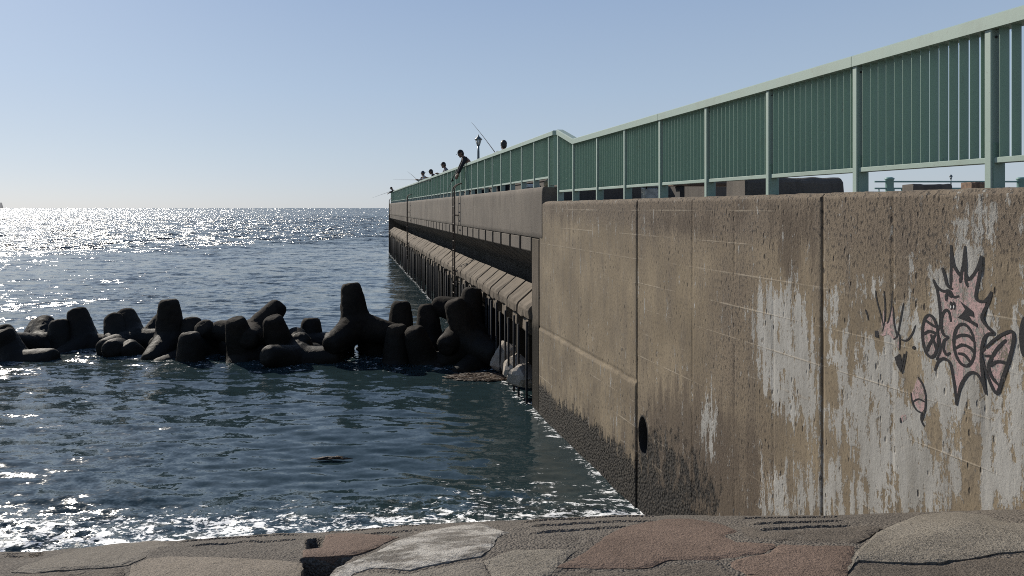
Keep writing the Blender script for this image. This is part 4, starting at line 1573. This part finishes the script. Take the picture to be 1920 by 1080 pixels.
def cooler(x, Y, z, w, d, h, m, lidm, label, rz=0.0):
    r = empty('cooler_box', (x, Y, z), rz)
    tag(r, label, 'cooler box')
    b = MB(); b.box(-w / 2, w / 2, -d / 2, d / 2, 0, h * .8); b.build('tub', m, r, bevel=.02, seg=2)
    b = MB(); b.box(-w / 2 - .01, w / 2 + .01, -d / 2 - .01, d / 2 + .01, h * .803, h); lid = b.build('lid', lidm, r, bevel=.02, seg=2)
    b = MB()
    b.tube([(-w * .35, -d / 2 - .02, h * .75), (-w * .35, -d / 2 - .05, h * .9), (w * .35, -d / 2 - .05, h * .9), (w * .35, -d / 2 - .02, h * .75)], .012, 6)
    b.build('handle', M['dark_iron'], r)


X_, Y_, _ = wpt(1220, 370, 11.2)
cooler(X_, Y_, 4.16, .26, .22, .38, M['steel'], M['white_plastic'], 'grey box behind the near fence beside the added low wall')


def pier_at(s, n_, z): return (pier.location.x + math.cos(RZP) * s - math.sin(RZP) * n_, pier.location.y + math.sin(RZP) * s + math.cos(RZP) * n_, z)


for px, lab, m1, m2, z in ((993, 'pale blue box on the pier deck behind the first slats', M['steel'], M['white_plastic'], .45),
                           (905, 'dark box on the pier deck behind the head with black hair', M['black_cloth'], M['dark_iron'], .48),
                           (799, 'small white box under the rail near the outer anglers', M['white_plastic'], M['white_plastic'], .46)):
    c_ = pier_at(pier_s(px, .55), -.62, 4.28)
    cooler(*c_, .46, .3, z, m1, m2, lab, RZP)
bag = empty('bag', pier_at(pier_s(1026, .45), -.42, 4.575), RZP)
bag.location = pier_at(pier_s(1027, .25), -.27, 4.575)
tag(bag, 'small sand coloured cloth bag on the parapet end by the fence step', 'bag')
b = MB()
b.ball((0, 0, .075), (.13, .09, .085), 14, 8)
bo = b.build('bag_body', simple_mat('canvas', (.3, .26, .17), .9, .25, 20, bump=.3), bag)
b = MB(); b.tube([(-.05, 0, .15), (0, 0, .2), (.05, 0, .15)], .012, 6); b.build('strap', M['black_cloth'], bag)

# far railing across the promenade
fr = empty('railing', ((1640 - CX) / F * 32, 32, 4.16))
tag(fr, 'distant dark green railing with round posts across the promenade', 'railing')
for z in (1.16, .86, .16):
    b = MB(); b.box(0, 12.0, -.04, .04, z - .035, z + .035); b.build('rail', M['far_green'], fr)
for i in range(3):
    b = MB(); b.lathe([(.22, 0), (.22, .1), (.17, .14), (.17, 1.24), (.2, 1.26), (.2, 1.32), (.1, 1.36)], .66 + 5.85 * i, 0, 14); b.build('post', M['far_green'], fr)
for i in range(35):
    b = MB(); b.box(.17 + .335 * i, .21 + .335 * i, -.02, .02, .2, .825); b.build('baluster', M['far_green'], fr)
X_, Y_, _ = wpt(1748, 350, 27)
big_block(1712, 1786, 345, 27, .8, M['dark_block'], 'masonry_block', 'low dark block in front of the distant green railing', 'block', 6)
big_block(1823, 1852, 341, 29, .8, M['wood'], 'wooden_crate', 'brown crate in front of the distant green railing', 'crate', 8)


ww = empty('added_pier_screen', pier_at(-1.0, -3.5, 4.28), RZP)  # added screen, only there to darken the gap under the pier fence
tag(ww, 'long dark screen added along the middle of the pier to block the sky in the gap under the fence', 'wall')
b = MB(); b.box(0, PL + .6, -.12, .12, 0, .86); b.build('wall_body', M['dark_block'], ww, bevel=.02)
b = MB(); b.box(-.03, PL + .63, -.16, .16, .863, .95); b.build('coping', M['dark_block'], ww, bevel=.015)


# lamp posts
def lamp(px, ytop, Y, zbase, label, sc_=1.0):
    zt = H - (ytop - HY) / F * Y
    hgt = zt - zbase
    r = empty('street_lamp', ((px - CX) / F * Y, Y, zbase))
    tag(r, label, 'street lamp')
    h0 = hgt - .62
    b = MB()
    b.lathe([(.16, 0), (.16, .25), (.11, .32), (.085, .8), (.06, h0 - .3), (.05, h0)], 0, 0, 14)
    b.build('pole', M['lamp_paint'], r)
    b = MB()
    b.lathe([(.06, h0), (.085, h0 + .03), (.07, h0 + .06)], 0, 0, 12)
    hd = b.build('lantern', M['lamp_paint'], r)
    b = MB(); b.lathe([(.07, h0 + .062), (.155, h0 + .34)], 0, 0, 6); b.build('glass', M['glass'], hd)
    b = MB(); b.lathe([(.21, h0 + .342), (.215, h0 + .36), (.13, h0 + .44), (.06, h0 + .51), (.032, h0 + .55), (.024, h0 + .59), (.008, h0 + .62)], 0, 0, 6); b.build('cap', M['lamp_paint'], hd)
    b = MB()
    for k_ in range(6):
        a = 2 * math.pi * k_ / 6
        b.tube([(.075 * math.cos(a), .075 * math.sin(a), h0 + .06), (.16 * math.cos(a), .16 * math.sin(a), h0 + .345)], .014, 5)
    b.build('bars', M['lamp_paint'], hd)


lamp(897, 252, 38.5, 4.28, 'slim lamp post with a pointed lantern standing on the pier')
lamp(1783, 326, 80, 4.16, 'tiny lamp post far away behind the distant green railing')


# ------------------------------------------------------------------ people
STAND = dict(pel=(0, 0, .96), waist=(0, .0, 1.12), chest=(0, .01, 1.34), neck=(0, .0, 1.49), head=(0, .03, 1.62),
             hip=(.10, 0, .92), knee=(.115, .03, .5), ank=(.12, 0, .09), toe=(.14, .17, .05),
             sh=(.185, 0, 1.42), elL=(-.24, .02, 1.14), elR=(.24, .02, 1.14), wrL=(-.24, .1, .9), wrR=(.24, .1, .9), pitch=0.0, yaw=0.0)


def person(s, n_, z, rz, label, pose, shirt, hat, trousers='black_cloth'):
    J = dict(STAND)
    J.update(pose)
    V = lambda k_: Vector(J[k_])
    root = empty('person', pier_at(s, n_, z), RZP + rz)
    tag(root, label, 'person', 'anglers on the pier')
    hip, knee, ank, toe, sh = (V(k_) for k_ in ('hip', 'knee', 'ank', 'toe', 'sh'))
    mir = lambda v: Vector((-v.x, v.y, v.z))
    shc = V('chest').lerp(V('neck'), .55)
    shR = shc + Vector((sh.x, 0, 0)); shL = shc - Vector((sh.x, 0, 0))
    vs = [V('pel'), V('waist'), V('chest'), V('neck'), V('head') - Vector((0, .02, .03)),
          hip, knee, ank, toe, mir(hip), mir(knee), mir(ank), mir(toe), shR, V('elR'), V('wrR'), shL, V('elL'), V('wrL')]
    ed = [(0, 1), (1, 2), (2, 3), (3, 4), (0, 5), (5, 6), (6, 7), (7, 8), (0, 9), (9, 10), (10, 11), (11, 12), (2, 13), (13, 14), (14, 15), (2, 16), (16, 17), (17, 18)]
    ra = [(.14, .11), (.135, .10), (.15, .11), .058, .055, .092, .06, .043, .04, .092, .06, .043, .04, .062, .045, .033, .062, .045, .033]
    bv, bf = skin_parts([tuple(v) for v in vs], ed, ra)
    m = MB().add(bv, bf, True)
    hr = Matrix.Rotation(J['yaw'], 4, 'Z') @ Matrix.Rotation(J['pitch'], 4, 'X')
    hc = V('head')

    def put(mb, c, r, nu=14, nv=10):
        t_ = MB().ball(c, r, nu, nv)
        mb.add([tuple(hr @ Vector(p) + hc) for p in t_.v], t_.f, True)
    put(m, (0, 0, .02), (.076, .094, .108))
    put(m, (0, .03, -.055), (.058, .062, .06))
    put(m, (0, .075, -.10), (.03, .026, .022))
    put(m, (0, .10, -.015), (.014, .022, .024))
    put(m, (0, .092, -.062), (.026, .012, .009))
    put(m, (0, .082, .03), (.05, .018, .012))
    for sx in (-1, 1):
        put(m, (sx * .077, -.005, .0), (.012, .022, .032))
        put(m, (sx * .032, .083, .008), (.013, .012, .01))
    # hands: palm, four curled fingers and a thumb
    for side, wk, ek in ((1, 'wrR', 'elR'), (-1, 'wrL', 'elL')):
        w_, e_ = V(wk), V(ek)
        f_ = (w_ - e_).normalized()
        sd_ = f_.cross(Vector((0, 0, 1)))
        sd_ = sd_.normalized() if sd_.length > .1 else Vector((1, 0, 0))
        up = sd_.cross(f_)
        m.tube([w_ - f_ * .01, w_ + f_ * .04, w_ + f_ * .085], [.03, .037, .03], 8)
        for q, ln in ((-1.5, .062), (-.5, .075), (.5, .07), (1.5, .055)):
            b0 = w_ + f_ * .08 + sd_ * q * .019
            m.tube([b0, b0 + f_ * ln * .5 - up * .008, b0 + f_ * ln * .85 - up * .03, b0 + f_ * ln * .8 - up * .052], [.0105, .010, .0095, .008], 6)
        tb = w_ + f_ * .02 + sd_ * side * -.03
        m.tube([tb, tb + f_ * .035 - sd_ * side * .022 - up * .01, tb + f_ * .065 - sd_ * side * .02 - up * .03], [.013, .012, .009], 6)
    me = remesh_obj(m, 0.0105, 1, 'body')
    body = link('body', me, M['skin'], root)
    # shirt with sleeves
    k_ = [0, 1, 2, 13, 14, 15, 16, 17, 18]
    mp = {o: i for i, o in enumerate(k_)}
    v2 = [tuple(vs[i]) for i in k_]
    v2[mp[15]] = tuple(vs[15] - (vs[15] - vs[14]).normalized() * .02)
    v2[mp[18]] = tuple(vs[18] - (vs[18] - vs[17]).normalized() * .02)
    v2.append(tuple(vs[2].lerp(vs[3], .72)))
    e2 = [(mp[a], mp[b_]) for a, b_ in ed if a in mp and b_ in mp] + [(mp[2], len(v2) - 1)]
    r2 = [tuple(q + .018 for q in ra[i]) if isinstance(ra[i], tuple) else ra[i] + .016 for i in k_] + [.078]
    a_, b_ = skin_parts(v2, e2, r2)
    link('shirt', remesh_obj(MB().add(a_, b_, True), .016, 1, 'shirt'), M[shirt], root)
    k_ = [0, 5, 6, 7, 9, 10, 11]
    mp = {o: i for i, o in enumerate(k_)}
    a_, b_ = skin_parts([tuple(vs[i]) for i in k_], [(mp[a], mp[q]) for a, q in ed if a in mp and q in mp], [(.155, .125)] + [ra[i] + .02 for i in k_[1:]])
    link('trousers', remesh_obj(MB().add(a_, b_, True), .018, 1, 'trousers'), M[trousers], root)
    for sx in (1, -1):
        b = MB()
        A_ = ank if sx == 1 else mir(ank)
        T_ = toe if sx == 1 else mir(toe)
        b.tube([A_ + Vector((0, -.06, -.045)), A_ + Vector((0, .02, -.03)), T_ + Vector((0, -.04, -.005)), T_ + Vector((0, .06, -.015))], [.045, .055, .05, .03], 10)
        b.build('shoe', M['black_cloth'], root)
    # hair / hat
    def cap_dome(mb, r, zlo):
        vs_, fs_ = [], []
        nu, nv = 16, 7
        for j in range(nv + 1):
            ph = (math.pi / 2 - zlo) * j / nv + zlo
            for q in range(nu):
                a = 2 * math.pi * q / nu
                vs_.append((r[0] * math.cos(ph) * math.cos(a), r[1] * math.cos(ph) * math.sin(a), .02 + r[2] * math.sin(ph)))
        for j in range(nv):
            for q in range(nu): fs_.append((j * nu + q, j * nu + (q + 1) % nu, (j + 1) * nu + (q + 1) % nu, (j + 1) * nu + q))
        fs_.append(tuple(range(nu - 1, -1, -1)))
        mb.add([tuple(hr @ Vector(p) + hc) for p in vs_], fs_, True)
    b = MB()
    if hat == 'hair':
        put(b, (0, -.022, .045), (.09, .098, .105))
        put(b, (0, -.05, -.01), (.08, .065, .09))
        b.build('hair', M['hair'], root)
    else:
        put(b, (0, -.03, .0), (.08, .075, .1))
        b.build('hair', M['hair'], root)
        b = MB()
        cap_dome(b, (.09, .108, .122), .12)
        if hat == 'brim':
            ring = [(r_ * math.cos(a), r_ * math.sin(a) * 1.08, z_) for r_, z_ in ((.085, .045), (.165, .025), (.165, .017), (.085, .035)) for a in np.linspace(0, 2 * math.pi, 20, endpoint=False)]
            b.add([tuple(hr @ Vector(p) + hc) for p in ring], [(j * 20 + q, j * 20 + (q + 1) % 20, ((j + 1) % 4) * 20 + (q + 1) % 20, ((j + 1) % 4) * 20 + q) for j in range(4) for q in range(20)], True)
        else:
            br = []
            for z_ in (.052, .04):
                for a in np.linspace(math.radians(25), math.radians(155), 12): br.append((.085 * math.cos(a), .1 * math.sin(a) - .01, z_))
                for a in np.linspace(math.radians(155), math.radians(25), 12): br.append((.08 * math.cos(a), .1 + .095 * math.sin(a) - .03, z_ - .012))
            b.add([tuple(hr @ Vector(p) + hc) for p in br], [tuple(range(24)), tuple(range(47, 23, -1))] + [(q, (q + 1) % 24, (q + 1) % 24 + 24, q + 24) for q in range(24)])
        b.build('hat' if hat == 'brim' else 'cap', M['black_cloth'] if hat != 'brim' else M['navy_cloth'], root)
    return root


def rod(p0, p1, label, sag=0.05):
    p0, p1 = Vector(p0), Vector(p1)
    d = p1 - p0
    r = empty('fishing_rod', p0)
    tag(r, label, 'fishing rod')
    N_ = 14
    pts = [d * (i / N_) + Vector((0, 0, -sag * d.length * (i / N_) ** 2)) for i in range(N_ + 1)]
    b = MB(); b.tube(pts, [.011 * (1 - i / N_) + .0035 for i in range(N_ + 1)], 6); b.build('blank', M['rod'], r)
    u = d.normalized()
    b = MB(); b.tube([u * -.35, u * .28], .016, 8); b.build('grip', M['black_cloth'], r)
    b = MB(); q = u * .12 + Vector((0, 0, -.07)); b.ball(tuple(q), (.035, .03, .035), 8, 6); b.tube([q, u * .12], .008, 5); b.build('reel', M['dark_iron'], r)


DZ = 4.28
LEAN = dict(pel=(0, -.14, .97), waist=(0, -.06, 1.13), chest=(0, .12, 1.32), neck=(0, .27, 1.44), head=(0, .37, 1.56), hip=(.1, -.13, .93), knee=(.115, -.02, .5), ank=(.12, -.08, .09), toe=(.14, .09, .05), pitch=-.45)
person(pier_s(945, .48), -.5, DZ - .01, -1.4, 'person with bare black hair, only the head showing over the fence',
       dict(elL=(-.25, .1, 1.16), elR=(.25, .1, 1.16), wrL=(-.1, .34, 1.2), wrR=(.1, .34, 1.2), head=(0, .03, 1.64)), 'grey_cloth', 'hair')
person(pier_s(863.5, -.08), -.44, DZ + .07, 0, 'person in black bending over the rail with both arms hanging outside the fence',
       dict(LEAN, pel=(0, .03, .99), waist=(0, .14, 1.18), chest=(0, .33, 1.37), neck=(0, .43, 1.50), head=(0, .51, 1.62), hip=(.1, .0, .93), knee=(.115, -.02, .5), elL=(-.2, .54, 1.14), elR=(.2, .54, 1.12), wrL=(-.1, .62, .92), wrR=(.08, .64, .90)), 'black_cloth', 'cap')
REST = dict(LEAN, waist=(0, -.06, 1.15), chest=(0, .05, 1.36), neck=(0, .11, 1.51), head=(0, .17, 1.64), pitch=-.2, elL=(-.25, .2, 1.2), elR=(.25, .2, 1.2), wrL=(-.14, .42, 1.26), wrR=(.14, .42, 1.26))
person(pier_s(834, .35), -.48, DZ + .10, 0, 'person in grey with a peaked cap resting both forearms on the rail', REST, 'grey_cloth', 'cap')
person(pier_s(814, .40), -.50, DZ + .11, -.2, 'person with a peaked cap stooping low over the rail between two others',
       dict(REST, chest=(0, .1, 1.3), neck=(0, .17, 1.43), head=(0, .24, 1.55), pitch=-.25), 'black_cloth', 'cap')
person(pier_s(794.5, .35), -.40, DZ + .17, .25, 'person in a striped top and round brimmed hat leaning on the rail',
       dict(REST, chest=(0, .04, 1.36), neck=(0, .06, 1.50), head=(0, .09, 1.63), pitch=-.1), 'striped_cloth', 'brim')
person(PL - 4.2, -.38, DZ + .0, .1, 'person in a cap leaning out at the far tip of the pier',
       dict(LEAN, pel=(0, -.05, .98), chest=(0, .2, 1.33), neck=(0, .34, 1.46), head=(0, .44, 1.58), elL=(-.2, .5, 1.25), elR=(.2, .5, 1.25), wrL=(-.1, .7, 1.15), wrR=(.1, .7, 1.15)), 'black_cloth', 'cap')

rod(wpt(936, 297, 20.3), wpt(884, 222, 22.0), 'long fishing rod raised high beside the person with bare black hair')
rod(wpt(850.5, 331, 25.0), wpt(836, 364, 24.2), 'fishing rod pointing down from the hands of the bending person', .02)
rod(wpt(793, 337.5, 38.2), wpt(737, 337, 40.5), 'fishing rod held level towards the sea by the person in stripes', .0)
rod(wpt(786, 341, 41), wpt(764, 318, 43), 'faint fishing rod tilted up left of the person in stripes')
rod(wpt(733, 358.5, 65.8), wpt(698, 371, 64), 'fishing rod dipping to the water at the far tip of the pier', .0)
rod(wpt(808, 336, 34), wpt(748, 355, 38), 'fishing rod lying along the rail from the stooping person', .0)
